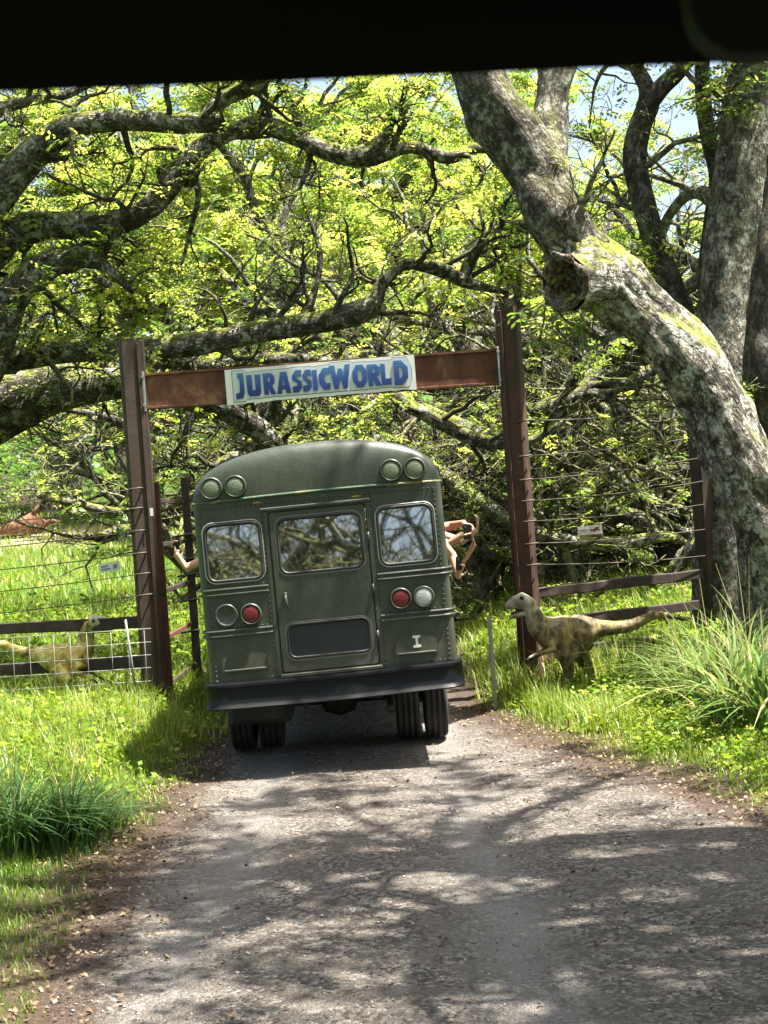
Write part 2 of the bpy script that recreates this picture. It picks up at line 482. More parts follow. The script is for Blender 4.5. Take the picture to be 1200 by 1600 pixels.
def gz(x, y):
    x = np.asarray(x, dtype=float); y = np.asarray(y, dtype=float)
    d = road_d(x, y)
    z = -0.05 + 0.07 * sstep(-0.25, 0.15, d) + 0.10 * sstep(0.1, 1.4, d) + 0.08 * sstep(1.2, 5, d)
    z = z + 0.03 * wob(x, y, 0.6) * sstep(0, 1, d)
    r = np.hypot(x, np.maximum(y, 0))
    z = z + rise(x, y) + 14 * sstep(80, 260, r) + 30 * sstep(250, 600, r)
    return z

def grid_mesh(name, xs, ys, zf, attrs_f=None):
    X, Y = np.meshgrid(xs, ys)
    Z = zf(X, Y)
    V = np.stack([X, Y, Z], -1).reshape(-1, 3)
    nx, ny = len(xs), len(ys)
    i = np.arange((ny - 1) * nx).reshape(ny - 1, nx)[:, :-1].ravel()
    F = np.stack([i, i + 1, i + nx + 1, i + nx], -1)
    at = {k: f(X, Y).ravel() for k, f in (attrs_f or {}).items()}
    return mesh_from(name, V, F, at, True)

def ground_mat():
    n = NT('ground_soil')
    ob = n.coords()
    lit = n.node('Attribute', attribute_name='litter').outputs['Fac']
    bare = n.node('Attribute', attribute_name='bare').outputs['Fac']
    a = n.noise(ob, 1.3, 7, 0.7); b = n.noise(ob, 22, 6, 0.7)
    soil = n.ramp(b, [(0.3, (0.030, 0.022, 0.014)), (0.6, (0.085, 0.062, 0.040)), (0.8, (0.19, 0.15, 0.10))])
    grass = n.ramp(b, [(0.3, (0.022, 0.045, 0.010)), (0.55, (0.065, 0.12, 0.018)), (0.8, (0.14, 0.19, 0.03))])
    c = n.mix(n.ramp(n.math('ADD', n.math('MULTIPLY', a, 0.6), lit), [(0.55, 0.0), (0.85, 1.0)]), grass, soil)
    c = n.mix(bare, c, n.ramp(b, [(0.3, (0.32, 0.24, 0.17)), (0.7, (0.50, 0.42, 0.33))]))
    return n.done(n.principled(c, 0.95, spec=0.1, normal=n.bump(n.math('ADD', b, n.noise(ob, 90, 4)), 0.7, 0.03)))
M['ground'] = ground_mat()

def bare_f(X, Y):
    a = np.exp(-(((X + 11) / 5.0) ** 2 + ((Y - 47.5) / 2.6) ** 2)) * 1.4
    b = np.exp(-(((X - 7.2) / 3.5) ** 2 + ((Y - 51) / 3.0) ** 2)) * 1.4
    return np.clip(a + b + 0.15 * wob(X, Y) * (a + b), 0, 1)
xs = np.unique(np.concatenate([np.linspace(-900, -60, 15), np.linspace(-60, -14, 32), np.linspace(-14, -5, 40), np.linspace(-5, 6, 110), np.linspace(6, 15, 40), np.linspace(15, 60, 32), np.linspace(60, 900, 15)]))
ys = np.unique(np.concatenate([np.linspace(-600, -30, 12), np.linspace(-30, 4, 30), np.linspace(4, 28, 170), np.linspace(28, 80, 80), np.linspace(80, 300, 30), np.linspace(300, 1300, 12)]))
gm = grid_mesh('ground', xs, ys, gz, {'litter': lambda X, Y: 1.0 - sstep(0.15, 0.95, road_d(X, Y) + 0.25 * wob(X, Y, 2.2)), 'bare': bare_f})
tag(mobj('ground', gm, M['ground']), 'grassy ground on both sides of the track', None, kind='structure')

def road_mat():
    n = NT('gravel_road')
    ob = n.coords()
    lit = n.node('Attribute', attribute_name='litter').outputs['Fac']
    a = n.noise(ob, 0.9, 8, 0.65, 0.4); b = n.noise(ob, 9, 7, 0.75)
    v = n.voro(ob, 38); v2 = n.voro(ob, 95)
    c = n.ramp(a, [(0.3, (0.066, 0.053, 0.040)), (0.5, (0.130, 0.108, 0.085)), (0.7, (0.215, 0.188, 0.156))])
    c = n.mix(n.ramp(b, [(0.42, 0.0), (0.75, 0.75)]), c, (0.255, 0.226, 0.19))
    peb = n.ramp(n.node('SeparateXYZ').outputs[0] if False else v.outputs['Distance'], [(0.0, 1.0), (0.5, 0.0)])
    rc = n.mix(0.8, c, n.ramp(n.noise(v.outputs['Color'], 1.5, 1), [(0.35, (0.05, 0.041, 0.032)), (0.5, (0.17, 0.145, 0.116)), (0.66, (0.44, 0.40, 0.345))]))
    c = n.mix(n.math('MULTIPLY', n.ramp(n.noise(ob, 3.0, 5, 0.7), [(0.38, 0.1), (0.56, 0.9)]), 1.0), c, rc)
    c = n.mix(n.math('MULTIPLY', n.ramp(v2.outputs['Distance'], [(0.25, 0.0), (0.6, 1.0)]), 0.35), c, (0.07, 0.06, 0.05))
    trk = n.node('Attribute', attribute_name='track').outputs['Fac']
    c = n.mix(n.math('MULTIPLY', trk, n.ramp(a, [(0.35, 0.2), (0.6, 0.8)])), c, (0.25, 0.232, 0.205))
    l2 = n.ramp(n.math('ADD', lit, n.math('MULTIPLY', n.math('SUBTRACT', b, 0.5), 1.2)), [(0.35, 0.0), (0.7, 1.0)])
    c = n.mix(n.math('MULTIPLY', l2, 0.85), c, n.ramp(n.noise(ob, 40, 5), [(0.35, (0.035, 0.024, 0.017)), (0.65, (0.12, 0.08, 0.055))]))
    h = n.math('ADD', n.math('ADD', n.math('MULTIPLY', peb, 0.35), n.math('MULTIPLY', b, 0.8)), n.math('MULTIPLY', v2.outputs['Distance'], 0.3))
    return n.done(n.principled(c, 0.92, spec=0.2, normal=n.bump(h, 1.0, 0.05)))
M['road'] = road_mat()
def make_road():
    ys = np.concatenate([np.linspace(-30, 4, 40), np.linspace(4.2, 32, 190), np.linspace(32.5, 90, 60)])
    t = np.linspace(0, 1, 60)
    Y = np.repeat(ys[:, None], 60, 1)
    l = np.interp(ys, RY, RL)[:, None] - 0.55; r = np.interp(ys, RY, RRr)[:, None] + 0.55
    X = l + (r - l) * t[None, :]
    d = road_d(X, Y)
    rut = -0.022 * (np.exp(-((X + 1.35) / 0.32) ** 2) + np.exp(-((X - 0.55) / 0.32) ** 2))
    Z = 0.012 * wob(X, Y, 0.8) + 0.014 * wob(X, Y, 2.3) * sstep(0.5, 0.0, rut / -0.022) + rut - 0.10 * sstep(-0.10, 0.35, d) + rise(X, Y)
    i = np.arange((len(ys) - 1) * 60).reshape(len(ys) - 1, 60)[:, :-1].ravel()
    F = np.stack([i, i + 1, i + 61, i + 60], -1)
    lit = sstep(-0.75, 0.05, d)
    return mesh_from('road', np.stack([X, Y, Z], -1).reshape(-1, 3), F, {'litter': lit.ravel(), 'track': (np.exp(-((X + 1.35 + 0.12 * np.sin(Y * 0.35)) / 0.24) ** 2) + np.exp(-((X - 0.55 - 0.10 * np.sin(Y * 0.3)) / 0.24) ** 2)).ravel()}, True)
tag(mobj('road', make_road(), M['road']), 'unpaved grey gravel track running under the gate', None, kind='structure')

# ------------------------------------------------------------------ bus
BUS_D = 14.77
p0 = W(526, 1089, BUS_D)
BZ = 0.70                                   # body datum above the road
bus = thing('school_bus', 'olive green bus with rear emergency door driving under the gate', 'bus', (p0.x, BUS_D, p0.z - BZ), R(0.3))
BXF = Matrix.Translation((0, 0, 0.6)) @ Matrix.Rotation(-R(1.6), 4, 'Y') @ Matrix.Translation((0, 0, -0.6))
HW = 1.2
BROW = 2.665
LEN = 9.4
def bz(v): return v + BZ
win_l = (-1.11, -0.58, bz(1.215), bz(1.757)); win_r = (0.56, 1.085, bz(1.217), bz(1.765))
dwin = (-0.41, 0.388, bz(1.225), bz(1.752)); lwin = (-0.405, 0.383, bz(0.412), bz(0.735))
door_box = (-0.487, 0.452, bz(0.277), bz(1.83))
rw = MB()
x1 = 1.14
rw.plate([(-x1, bz(0.2)), (x1, bz(0.2)), (x1, BROW), (-x1, BROW)],
         [rrect(*win_l, 0.08), rrect(*win_r, 0.08), rrect(*door_box, 0.03, 3)], 0.0, 0.03, XZ(0))
for s in (-1, 1):     # rounded rear corners
    prof = [(s * (x1 + (HW - x1) * math.sin(a)), 0.07 * (1 - math.cos(a))) for a in [k * math.pi / 10 for k in range(6)]]
    prof += [(s * HW, 0.22), (s * (HW - 0.03), 0.22), (s * (HW - 0.03), 0.12), (s * x1, 0.03)]
    V = [(x, y, z) for z in (bz(0.2), BROW) for x, y in prof]
    n = len(prof)
    rw.add(V, [(i, (i + 1) % n, (i + 1) % n + n, i + n) for i in range(n)] + [tuple(range(n)), tuple(range(n, 2 * n))])
rear_wall = rw.build('rear_wall', M['bus'], bus, xf=BXF, auto=40)

def gasket(parent, box, r, mat, rad=0.013, y=-0.004, name='gasket'):
    return MB().tube([(a, y, b) for a, b in rrect(*box, r)], rad, 6, closed=True).build(name, mat, parent, smooth=True)
def rear_window(box, r, mat, parent, own=None):
    zt = box[2]
    w = MB().plate(rrect(box[0] + 0.004, box[1] - 0.004, box[2] + 0.004, box[3] - 0.004, r), [], 0.003, 0.007, lambda a, b, d: (a, d + (b - zt) * 0.07, b)).build('window', mat, parent, xf=own)
    gasket(w, box, r, M['gasket'], 0.016, -0.002)
    b2 = (box[0] - 0.022, box[1] + 0.022, box[2] - 0.022, box[3] + 0.022)
    gasket(w, b2, r + 0.02, M['alu'], 0.007, -0.006, 'trim')
    return w
rear_window(win_l, 0.08, M['glass'], bus, BXF)
rear_window(win_r, 0.08, M['glass'], bus, BXF)
dr = MB()
g = 0.008
dr.plate(rrect(door_box[0] + g, door_box[1] - g, door_box[2] + g, door_box[3] - g, 0.03, 3), [rrect(*dwin, 0.08), rrect(*lwin, 0.07)], -0.012, 0.02, XZ(0))
door = dr.build('emergency_door', M['bus'], bus, xf=BXF)
rear_window(dwin, 0.08, M['glass'], door)
rear_window(lwin, 0.07, M['dull_panel'], door)
h = MB()
h.box(-0.405, -0.375, -0.03, -0.012, bz(0.98), bz(1.05), 0.004)
h.tube([(-0.39, -0.03, bz(1.02)), (-0.39, -0.055, bz(1.01)), (-0.385, -0.055, bz(0.95)), (-0.372, -0.05, bz(0.86))], [0.011, 0.013, 0.012, 0.009], 8)
h.build('handle', M['bus'], door, smooth=True)
fr = MB()             # raised door surround and header
fr.box(door_box[0] - 0.045, door_box[0] - 0.006, -0.008, 0.0, bz(0.25), bz(1.84), 0.003)
fr.box(door_box[1] + 0.006, door_box[1] + 0.045, -0.008, 0.0, bz(0.25), bz(1.84), 0.003)
fr.box(door_box[0] - 0.07, door_box[1] + 0.05, -0.03, 0.0, bz(1.845), bz(1.875), 0.006)
fr.box(door_box[0] - 0.02, door_box[1] + 0.02, -0.035, 0.0, bz(0.232), bz(0.268), 0.006)
fr.build('door_surround', M['bus'], bus, xf=BXF)
for hz_ in (0.55, 1.0, 1.5):
    MB().tube([(door_box[1] + 0.005, -0.018, bz(hz_) - 0.05), (door_box[1] + 0.005, -0.018, bz(hz_) + 0.05)], 0.011, 8).build('hinge', M['bus'], bus, smooth=True, xf=BXF)

# roof cap, drip rail, roof
def arch(x): return 0.51 * max(0.0, 1 - abs(x / HW) ** 2.2) ** 0.386
cols = [HW * math.sin(math.pi / 2 * (-1 + 2 * k / 44)) for k in range(45)]
V, F = [], []
TH = [math.pi / 2 * (k / 9) ** 1.3 for k in range(10)]
for t in TH:
    for x in cols:
        V.append((x, 0.075 * abs(x / HW) ** 8 + 0.22 * (1 - math.cos(t) ** 0.55) * (0.35 + 0.65 * arch(x) / 0.51), BROW + arch(x) * math.sin(t) ** 0.55))
for i in range(9):
    for k in range(44):
        F.append((i * 45 + k, i * 45 + k + 1, i * 45 + 46 + k, i * 45 + 45 + k))
cap = MB().add(V, F).build('roof_cap', M['bus_roof'], bus, smooth=True, xf=BXF)
V, F = [], []
ysr = [0.0, 0.3] + [0.5 + k * 0.9 for k in range(10)] + [LEN - 0.3, LEN]
for j, y in enumerate(ysr):
    for x in cols:
        a = arch(x)
        yy = y if j else 0.075 * abs(x / HW) ** 8 + 0.22 * (0.35 + 0.65 * a / 0.51)
        yy = max(yy, 0.02)
        if j == 1: yy = max(yy, 0.075 * abs(x / HW) ** 8 + 0.22 * (0.35 + 0.65 * a / 0.51) + 0.01)
        V.append((x, yy, BROW + a - (0.15 if j == len(ysr) - 1 else 0)))
for i in range(len(ysr) - 1):
    for k in range(44):
        F.append((i * 45 + k, i * 45 + k + 1, i * 45 + 46 + k, i * 45 + 45 + k))
roof = MB().add(V, F).build('roof', M['bus_roof'], bus, smooth=True, xf=BXF)
sol = roof.modifiers.new('thick', 'SOLIDIFY'); sol.thickness = 0.03
for y in [1.0 + 0.9 * k for k in range(9)]:
    MB().tube([(x, y, BROW + arch(x) + 0.004) for x in cols[1:-1]], 0.012, 5).build('roof_rib', M['bus_roof'], bus, smooth=True, xf=BXF)
br = MB()
br.tube([(-HW - 0.012, 0.3, BROW + 0.005)] + [(x, 0.075 * abs(x / HW) ** 8 - 0.012, BROW + 0.005 + 0.02 * (1 - (x / HW) ** 2)) for x in [HW * k / 12 for k in range(-12, 13)]] + [(HW + 0.012, 0.3, BROW + 0.005)], [(0.02, 0.016)] * 27, 8)
br.build('drip_rail', M['brow'], bus, smooth=True, xf=BXF)

# lights
def round_light(x, z, r, y, lens, rim, name, depth=0.035):
    b = MB()
    b.lathe([(y + 0.02, r + 0.012), (y - depth * 0.6, r + 0.012), (y - depth, r + 0.004), (y - depth, r - 0.006), (y - depth * 0.6, r - 0.008)], 28, 'Y', (x, 0, z))
    o = b.build(name, rim, bus, smooth=True, xf=BXF)
    l = MB().lathe([(y - depth * 0.55, r - 0.004), (y - depth * 0.8, r - 0.012), (y - depth * 0.95, r * 0.7), (y - depth * 1.02, r * 0.35), (y - depth * 1.04, 0.0)], 28, 'Y', (x, 0, z))
    l.build('lens', lens, o, smooth=True)
    return o
for x, z in ((-1.002, 2.112), (-0.769, 2.110), (0.736, 2.118), (0.962, 2.112)):
    round_light(x, bz(z), 0.098, 0.012 if abs(x) < 0.9 else 0.022, M['green_lens'], M['bus_roof'], 'warning_light', 0.05)
round_light(-0.737, bz(0.875), 0.094, 0, M['red'], M['bus'], 'tail_light', 0.05)
round_light(0.71, bz(0.883), 0.094, 0, M['red'], M['bus'], 'tail_light', 0.05)
round_light(0.93, bz(0.88), 0.094, 0, M['clear_lens'], M['bus'], 'reversing_light', 0.045)
MB().lathe([(0.0, 0.115), (-0.02, 0.112), (-0.022, 0.09), (-0.006, 0.085), (-0.004, 0.0)], 28, 'Y', (-0.974, 0, bz(0.882))).build('blank_light_cover', M['bus'], bus, smooth=True, xf=BXF)
# rub rails: two beads on a band
for xa, xb in ((-1.225, -0.545), (0.507, 1.225)):
    for v in (1.112, 0.713):
        m = MB()
        s = -1 if xa < 0 else 1
        def path(z, yo):
            P = [(xa if s < 0 else xb, 0.30, z), (xa if s < 0 else xb, 0.08, z), (s * (x1 + 0.03), yo + 0.014, z), (s * (x1 - 0.02), yo, z), ((xb if s < 0 else xa), yo, z)]
            return P
        m.tube(path(bz(v) + 0.022, -0.014), 0.013, 6)
        m.tube(path(bz(v) - 0.026, -0.014), 0.013, 6)
        m.box(min(s * (x1 - 0.02), xb if s < 0 else xa), max(s * (x1 - 0.02), xb if s < 0 else xa), -0.008, 0.0, bz(v) - 0.03, bz(v) + 0.03)
        m.build('rub_rail', M['bus'], bus, smooth=False, xf=BXF, auto=50)
# plate brackets, painted mark
def bracket(x0, x1_, z0):
    xm = (x0 + x1_) / 2
    out = [(x0, z0), (x1_, z0), (x1_, z0 + 0.13), (x1_ - 0.05, z0 + 0.17), (xm + 0.05, z0 + 0.19), (xm, z0 + 0.24), (xm - 0.06, z0 + 0.19), (x0 + 0.05, z0 + 0.17), (x0, z0 + 0.12)]
    o = MB().plate(out, [], -0.012, 0.0, XZ(0)).build('plate_bracket', M['bus'], bus, xf=BXF)
    MB().box(x0 + 0.02, x1_ - 0.02, -0.035, -0.013, z0 + 0.005, z0 + 0.025, 0.004).build('ledge', M['bus'], o)
    return o
bracket(-1.06, -0.625, bz(0.335)); bracket(0.61, 1.015, bz(0.335))
def plate_letter(pts, y, x0, z0, sx, sz): return [(x0 + a * sx, z0 + b * sz) for a, b in pts]
I_ = [(0, 0), (1, 0), (1, .2), (.66, .2), (.66, .8), (1, .8), (1, 1), (0, 1), (0, .8), (.34, .8), (.34, .2), (0, .2)]
MB().plate(plate_letter(I_, 0, 0.785, bz(0.40), 0.075, 0.115), [], -0.0165, -0.0125, XZ(0)).build('painted_mark', M['white'], bus, xf=BXF)
# rivets
rv = MB()
def rivet(x, z):
    r = 0.011
    rv.add([(x - r, 0.0, z), (x, 0.0, z - r), (x + r, 0.0, z), (x, 0.0, z + r), (x, -0.013, z)], [(0, 1, 4), (1, 2, 4), (2, 3, 4), (3, 0, 4)])
for k in range(48):
    z = bz(0.26) + k * 0.048
    for x in (-0.545, 0.51, -1.125, 1.125):
        if z < BROW - 0.03: rivet(x, z)
for k in range(48):
    x = -1.12 + k * 0.0477
    rivet(x, BROW - 0.05)
    if abs(x) > 0.55: rivet(x, bz(0.26)); rivet(x, bz(1.16)); rivet(x, bz(0.76))
o = rv.build('rivets', M['bus'], bus, xf=BXF); o['kind'] = 'stuff'
M['chip'] = rust_mat('old_yellow_paint', (0.30, 0.16, 0.02), (0.50, 0.30, 0.03), (0.60, 0.42, 0.08), 9.0, 0.6)
for xa, za, w_, h_ in ((-0.62, BROW - 0.038, 0.085, 0.016), (0.33, bz(1.895), 0.10, 0.018), (0.05, BROW - 0.03, 0.03, 0.010)):
    MB().plate([(xa, za), (xa + w_ * 0.9, za + 0.002), (xa + w_, za + h_ * 0.6), (xa + w_ * 0.6, za + h_), (xa + 0.01, za + h_ * 0.8)], [], -0.003, 0.0005, XZ(0)).build('paint_scuff', M['chip'], bus, xf=BXF)
# bumper
bp = MB()
prof = [(0.10, 0.235), (-0.10, 0.235), (-0.125, 0.225), (-0.128, 0.20), (-0.118, 0.19), (-0.118, 0.045), (-0.128, 0.028), (-0.152, 0.0), (-0.148, -0.012), (-0.115, 0.015), (-0.10, 0.05), (-0.10, 0.20), (0.10, 0.215)]
xs_ = [-1.24, -1.232, -1.2, -1.1] + [-1.0 + 0.2 * k for k in range(11)] + [1.1, 1.2, 1.232, 1.24]
n = len(prof)
V = []
for x in xs_:
    back = 0.10 * max(0, (abs(x) - 1.1) / 0.14) ** 2.5
    dent = 0.012 * math.exp(-((x - 0.22) / 0.06) ** 2)
    for y, v in prof:
        V.append((x, y + back - (dent if v < 0.06 else 0), bz(v - 0.008 * math.cos(x * 2))))
F = [(i * n + k, i * n + (k + 1) % n, (i + 1) * n + (k + 1) % n, (i + 1) * n + k) for i in range(len(xs_) - 1) for k in range(n)] + [tuple(range(n)), tuple((len(xs_) - 1) * n + k for k in range(n))]
bp.add(V, F).build('bumper', M['black'], bus, xf=BXF, auto=35)
# side walls with window openings
pitch = 0.70
for s in (-1, 1):
    sw = MB()
    ops = [rrect(0.62 + k * pitch, 0.62 + k * pitch + 0.60, 1.80, 2.46, 0.04, 3) for k in range(12)]
    sw.plate([(0.22, bz(0.12)), (LEN, bz(0.12)), (LEN, BROW), (0.22, BROW)], ops, s * HW, s * (HW - 0.03), lambda a, b, d: (d, a, b))
    w = sw.build('side_wall', M['bus'], bus, xf=BXF)
    for v in (0.45, 0.713, 1.112):
        MB().tube([(s * (HW + 0.006), 0.3, bz(v)), (s * (HW + 0.006), LEN - 0.1, bz(v))], (0.012), 5).build('rub_rail', M['bus'], w)
    for k in range(12):
        y = 0.62 + k * pitch
        open_ = (s > 0 and k in (1, 2, 4)) or (s < 0 and k in (1,))
        gw = MB().plate(rrect(y, y + 0.60, 2.13 if not open_ else 2.3, 2.46, 0.02, 2), [], s * (HW - 0.012), s * (HW - 0.018), lambda a, b, d: (d, a, b)).build('sash', M['windscreen'], w)
        MB().box(min(s * (HW - 0.005), s * (HW - 0.025)), max(s * (HW - 0.005), s * (HW - 0.025)), y, y + 0.60, 2.12 if not open_ else 2.29, 2.145 if not open_ else 2.315, 0.003).build('sash_bar', M['alu'], w)
# interior
MB().box(-HW + 0.03, HW - 0.03, 0.03, LEN - 0.05, bz(0.36), bz(0.40)).build('floor', M['interior'], bus, xf=BXF)
fw_ = MB()
fw_.plate([(-HW, bz(0.12)), (HW, bz(0.12)), (HW, BROW), (-HW, BROW)], [rrect(-1.08, -0.04, 1.62, 2.52, 0.1), rrect(0.04, 1.08, 1.62, 2.52, 0.1)], LEN, LEN - 0.03, XZ(0))
fw_.build('front_wall', M['bus'], bus, xf=BXF)
MB().plate(rrect(-1.08, 1.08, 1.62, 2.52, 0.1), [], LEN - 0.014, LEN - 0.018, XZ(0)).build('windscreen', M['windscreen'], bus, xf=BXF)
hood = MB()
hood.box(-0.75, 0.75, LEN + 0.005, LEN + 1.25, 0.75, 1.52, 0.12)
hood.box(-1.15, -0.76, LEN + 0.25, LEN + 1.2, 0.72, 1.12, 0.1)
hood.box(0.76, 1.15, LEN + 0.25, LEN + 1.2, 0.72, 1.12, 0.1)
hood.build('hood', M['bus'], bus, xf=BXF)
for k in range(11):
    for s in (-1, 1):
        y = 0.95 + k * pitch
        xa, xb = (0.30, 1.12) if s > 0 else (-1.12, -0.30)
        sb = MB().box(xa, xb, y - 0.5, y - 0.08, bz(0.78), bz(0.9), 0.03)
        sb.box(xa, xb, y - 0.55 - 0.05, y - 0.5, bz(0.70), bz(1.24) + 0.0, 0.03)
        sb.box(xa + 0.1, xb - 0.1, y - 0.4, y - 0.15, bz(0.41), bz(0.78))
        sb.build('seat', M['seat'], bus, xf=BXF)
# wheels
def wheel(x, y, r=0.50, w=0.245):
    t = MB()
    hw = w / 2
    prof = [(-hw * 0.75, r * 0.60), (-hw, r * 0.68), (-hw * 1.02, r * 0.82), (-hw * 0.96, r * 0.94), (-hw * 0.86, r * 0.985)]
    for g0 in (-0.5, 0.0, 0.5):
        c = g0 * hw
        prof += [(c - 0.016, r), (c - 0.012, r - 0.014), (c + 0.012, r - 0.014), (c + 0.016, r)]
    prof += [(hw * 0.86, r * 0.985), (hw * 0.96, r * 0.94), (hw * 1.02, r * 0.82), (hw, r * 0.68), (hw * 0.75, r * 0.60)]
    t.lathe(prof, 48, 'X', (0, 0, 0))
    root = MB().lathe([(-hw * 0.7, r * 0.595), (-hw * 0.7, r * 0.52), (-0.02, r * 0.42), (-0.02, 0.0)], 32, 'X').lathe([(hw * 0.7, r * 0.595), (hw * 0.7, r * 0.52), (0.02, r * 0.42), (0.02, 0.0)], 32, 'X').lathe([(-0.09, 0.11), (0.09, 0.11)], 16, 'X').build('wheel', M['under'], bus, auto=40)
    root.location = (x, y, r)
    t.build('tyre', M['rubber'], root, smooth=True)
    return root
AX = 1.75
for x in (-1.06, -0.76, 0.70, 1.0):
    wheel(x - 0.01, AX)
for x in (-1.0, 1.0):
    wheel(x, LEN + 0.55, 0.5, 0.26)
ub = MB()
ub.box(-0.48, -0.40, -0.02, LEN + 1.0, 0.66, 0.86, 0.01); ub.box(0.36, 0.44, -0.02, LEN + 1.0, 0.66, 0.86, 0.01)
ub.tube([(-0.9, AX, 0.5), (0.9, AX, 0.5)], 0.075, 10)
ub.lathe([(-0.2, 0.06), (-0.16, 0.16), (0, 0.21), (0.16, 0.16), (0.2, 0.06)], 16, 'X', (-0.03, AX, 0.5))
ub.tube([(-0.03, AX + 0.2, 0.52), (-0.03, 7.5, 0.7)], 0.05, 8)
ub.box(-1.16, 1.12, 0.10, LEN, 0.86, 0.99)
for x in (-0.5, 0.46):
    ub.box(x - 0.04, x + 0.04, AX - 0.65, AX + 0.65, 0.58, 0.64, 0.01)
ub.build('chassis', M['under'], bus)
tank = MB().box(-1.10, -0.48, 0.55, 1.12, 0.42, 0.66, 0.03)
tank.build('battery_box', M['under'], bus)
MB().plate(rrect(-1.0, -0.55, 0.47, 0.62, 0.02, 2), [], 0.535, 0.548, XZ(0)).build('box_cover', M['rubber'], bus)
for x0, x1m in ((-1.17, -0.62), (0.57, 1.13)):
    MB().box(x0, x1m, AX + 0.62, AX + 0.635, 0.30, 0.95).build('mud_flap', M['rubber'], bus)
ex = MB().tube([(0.5, 2.8, 0.60), (0.5, 1.0, 0.60), (0.52, 0.25, 0.57), (0.52, 0.02, 0.555)], 0.045, 14, cap=False)
ex.tube([(0.52, 0.02, 0.555), (0.52, 0.25, 0.57)], 0.038, 14)
ex.build('exhaust_pipe', M['under'], bus, smooth=True)
MB().box(-0.32, -0.28, 0.0, 0.05, 0.48, 0.68, 0.008).box(-0.34, -0.26, -0.01, 0.06, 0.44, 0.50, 0.01).build('tow_hook', M['under'], bus)

# ------------------------------------------------------------------ entrance gate
GD = 19.5
def gzf(x, y): return float(gz(x, y))
pl = W(212, 640, GD); pr = W(803, 640, GD)
ltop = W(205, 535, GD).z; rtop = W(792, 482, GD).z
gate = thing('entrance_gate', 'tall entrance gate of two dark posts and a rusty crossbeam over the track', 'gate', ((pl.x + pr.x) / 2, GD, 0))
gx = (pl.x + pr.x) / 2
def post(parent, x, y, top, mat, w=0.33, dpt=0.30, rz=0.0, name='post', flange=True, base=None):
    z0 = (gzf(x, y) if base is None else base) - 0.25
    m = MB()
    hw, hd, fl = w / 2, dpt / 2, 0.05
    if flange:   # rolled steel H-section: web and two flanges
        out = [(-hw, -hd), (hw, -hd), (hw, -hd + fl), (0.06, -hd + fl), (0.06, hd - fl), (hw, hd - fl), (hw, hd), (-hw, hd), (-hw, hd - fl), (-0.06, hd - fl), (-0.06, -hd + fl), (-hw, -hd + fl)]
    else:
        c = 0.025
        out = [(-hw + c, -hd), (hw - c, -hd), (hw, -hd + c), (hw, hd - c), (hw - c, hd), (-hw + c, hd), (-hw, hd - c), (-hw, -hd + c)]
    m.plate(out, [], z0, top, lambda a, b, d: (a, b, d))
    o = m.build(name, mat, parent)
    px = parent.location if parent is not None else Vector((0, 0, 0))
    o.location = (x - px[0], y - px[1], 0)
    o.rotation_euler = (0, 0, rz)
    return o
lp = post(gate, pl.x, GD, ltop, M['post_dark'], 0.31, 0.28, R(14), flange=False)
rp = post(gate, pr.x, GD, rtop, M['rust_post'], 0.27, 0.28, R(-18), flange=False)
# raised corner strip down the face of each post
for o, pm, s, mt in ((lp, ltop, 1, 'post_dark'), (rp, rtop, -1, 'rust_post')):
    MB().box(-0.025 + s * 0.07, 0.025 + s * 0.07, -0.165, -0.142, 0.2, pm - 0.03, 0.006).build('edge_strip', M[mt], o)
bl, brr = W(229, 612, GD), W(777, 573, GD)
bh = 0.225
bm_ = MB()
def beam_pt(t, dz, y): return (bl.x + (brr.x - bl.x) * t - gx, y, bl.z + (brr.z - bl.z) * t + dz)
V = []
prof = [(-0.10, -bh), (0.10, -bh), (0.10, -bh + 0.025), (0.05, -bh + 0.03), (0.05, bh - 0.03), (0.10, bh - 0.025), (0.10, bh), (-0.10, bh), (-0.10, bh - 0.03), (-0.075, bh - 0.035), (-0.075, -bh + 0.03), (-0.10, -bh + 0.025)]
for t in (0, 1):
    for y, z in prof: V.append(beam_pt(t, z, y))
n = len(prof)
bm_.add(V, [(k, (k + 1) % n, (k + 1) % n + n, k + n) for k in range(n)] + [tuple(range(n)), tuple(range(n, 2 * n))])
bm_.build('crossbeam', M['rust_beam'], gate)
for t, e in ((0.0, -0.012), (1.0, 0.012)):
    c = Vector(beam_pt(t, 0, 0))
    b = MB().box(c.x - 0.012 + e, c.x + 0.012 + e, -0.135, 0.10, c.z - 0.26, c.z + 0.24, 0.003)
    for zz in (-0.18, 0.18):
        b.tube([(c.x + e, -0.155, c.z + zz), (c.x + e, -0.13, c.z + zz)], 0.022, 6)
    b.build('bracket', M['alu'], gate)
# wire hooks up both posts
hooksR = [(820, 658), (822, 713), (823, 750), (826, 783), (829, 815), (832, 850), (834, 883)]
hooksL = [(213, 764), (213, 795), (217, 830), (219, 865), (224, 897), (228, 930)]
for hp in hooksR + hooksL:
    c = W(hp[0], hp[1], GD - 0.17)
    MB().tube([(c.x - 0.09 - gx, c.y - GD + 0.06, c.z - 0.03), (c.x - 0.085 - gx, c.y - GD - 0.03, c.z), (c.x + 0.05 - gx, c.y - GD - 0.03, c.z + 0.008), (c.x + 0.075 - gx, c.y - GD + 0.03, c.z + 0.008)], 0.012, 6).build('wire_hook', M['rustwire'], gate, smooth=True)
# ladder loops on the inner face of the left post's neighbour and small tag
c = W(237, 800, GD - 0.16)
MB().box(c.x - gx - 0.02, c.x - gx + 0.02, -0.175, -0.168, c.z - 0.05, c.z + 0.05).build('tag', M['white'], gate)

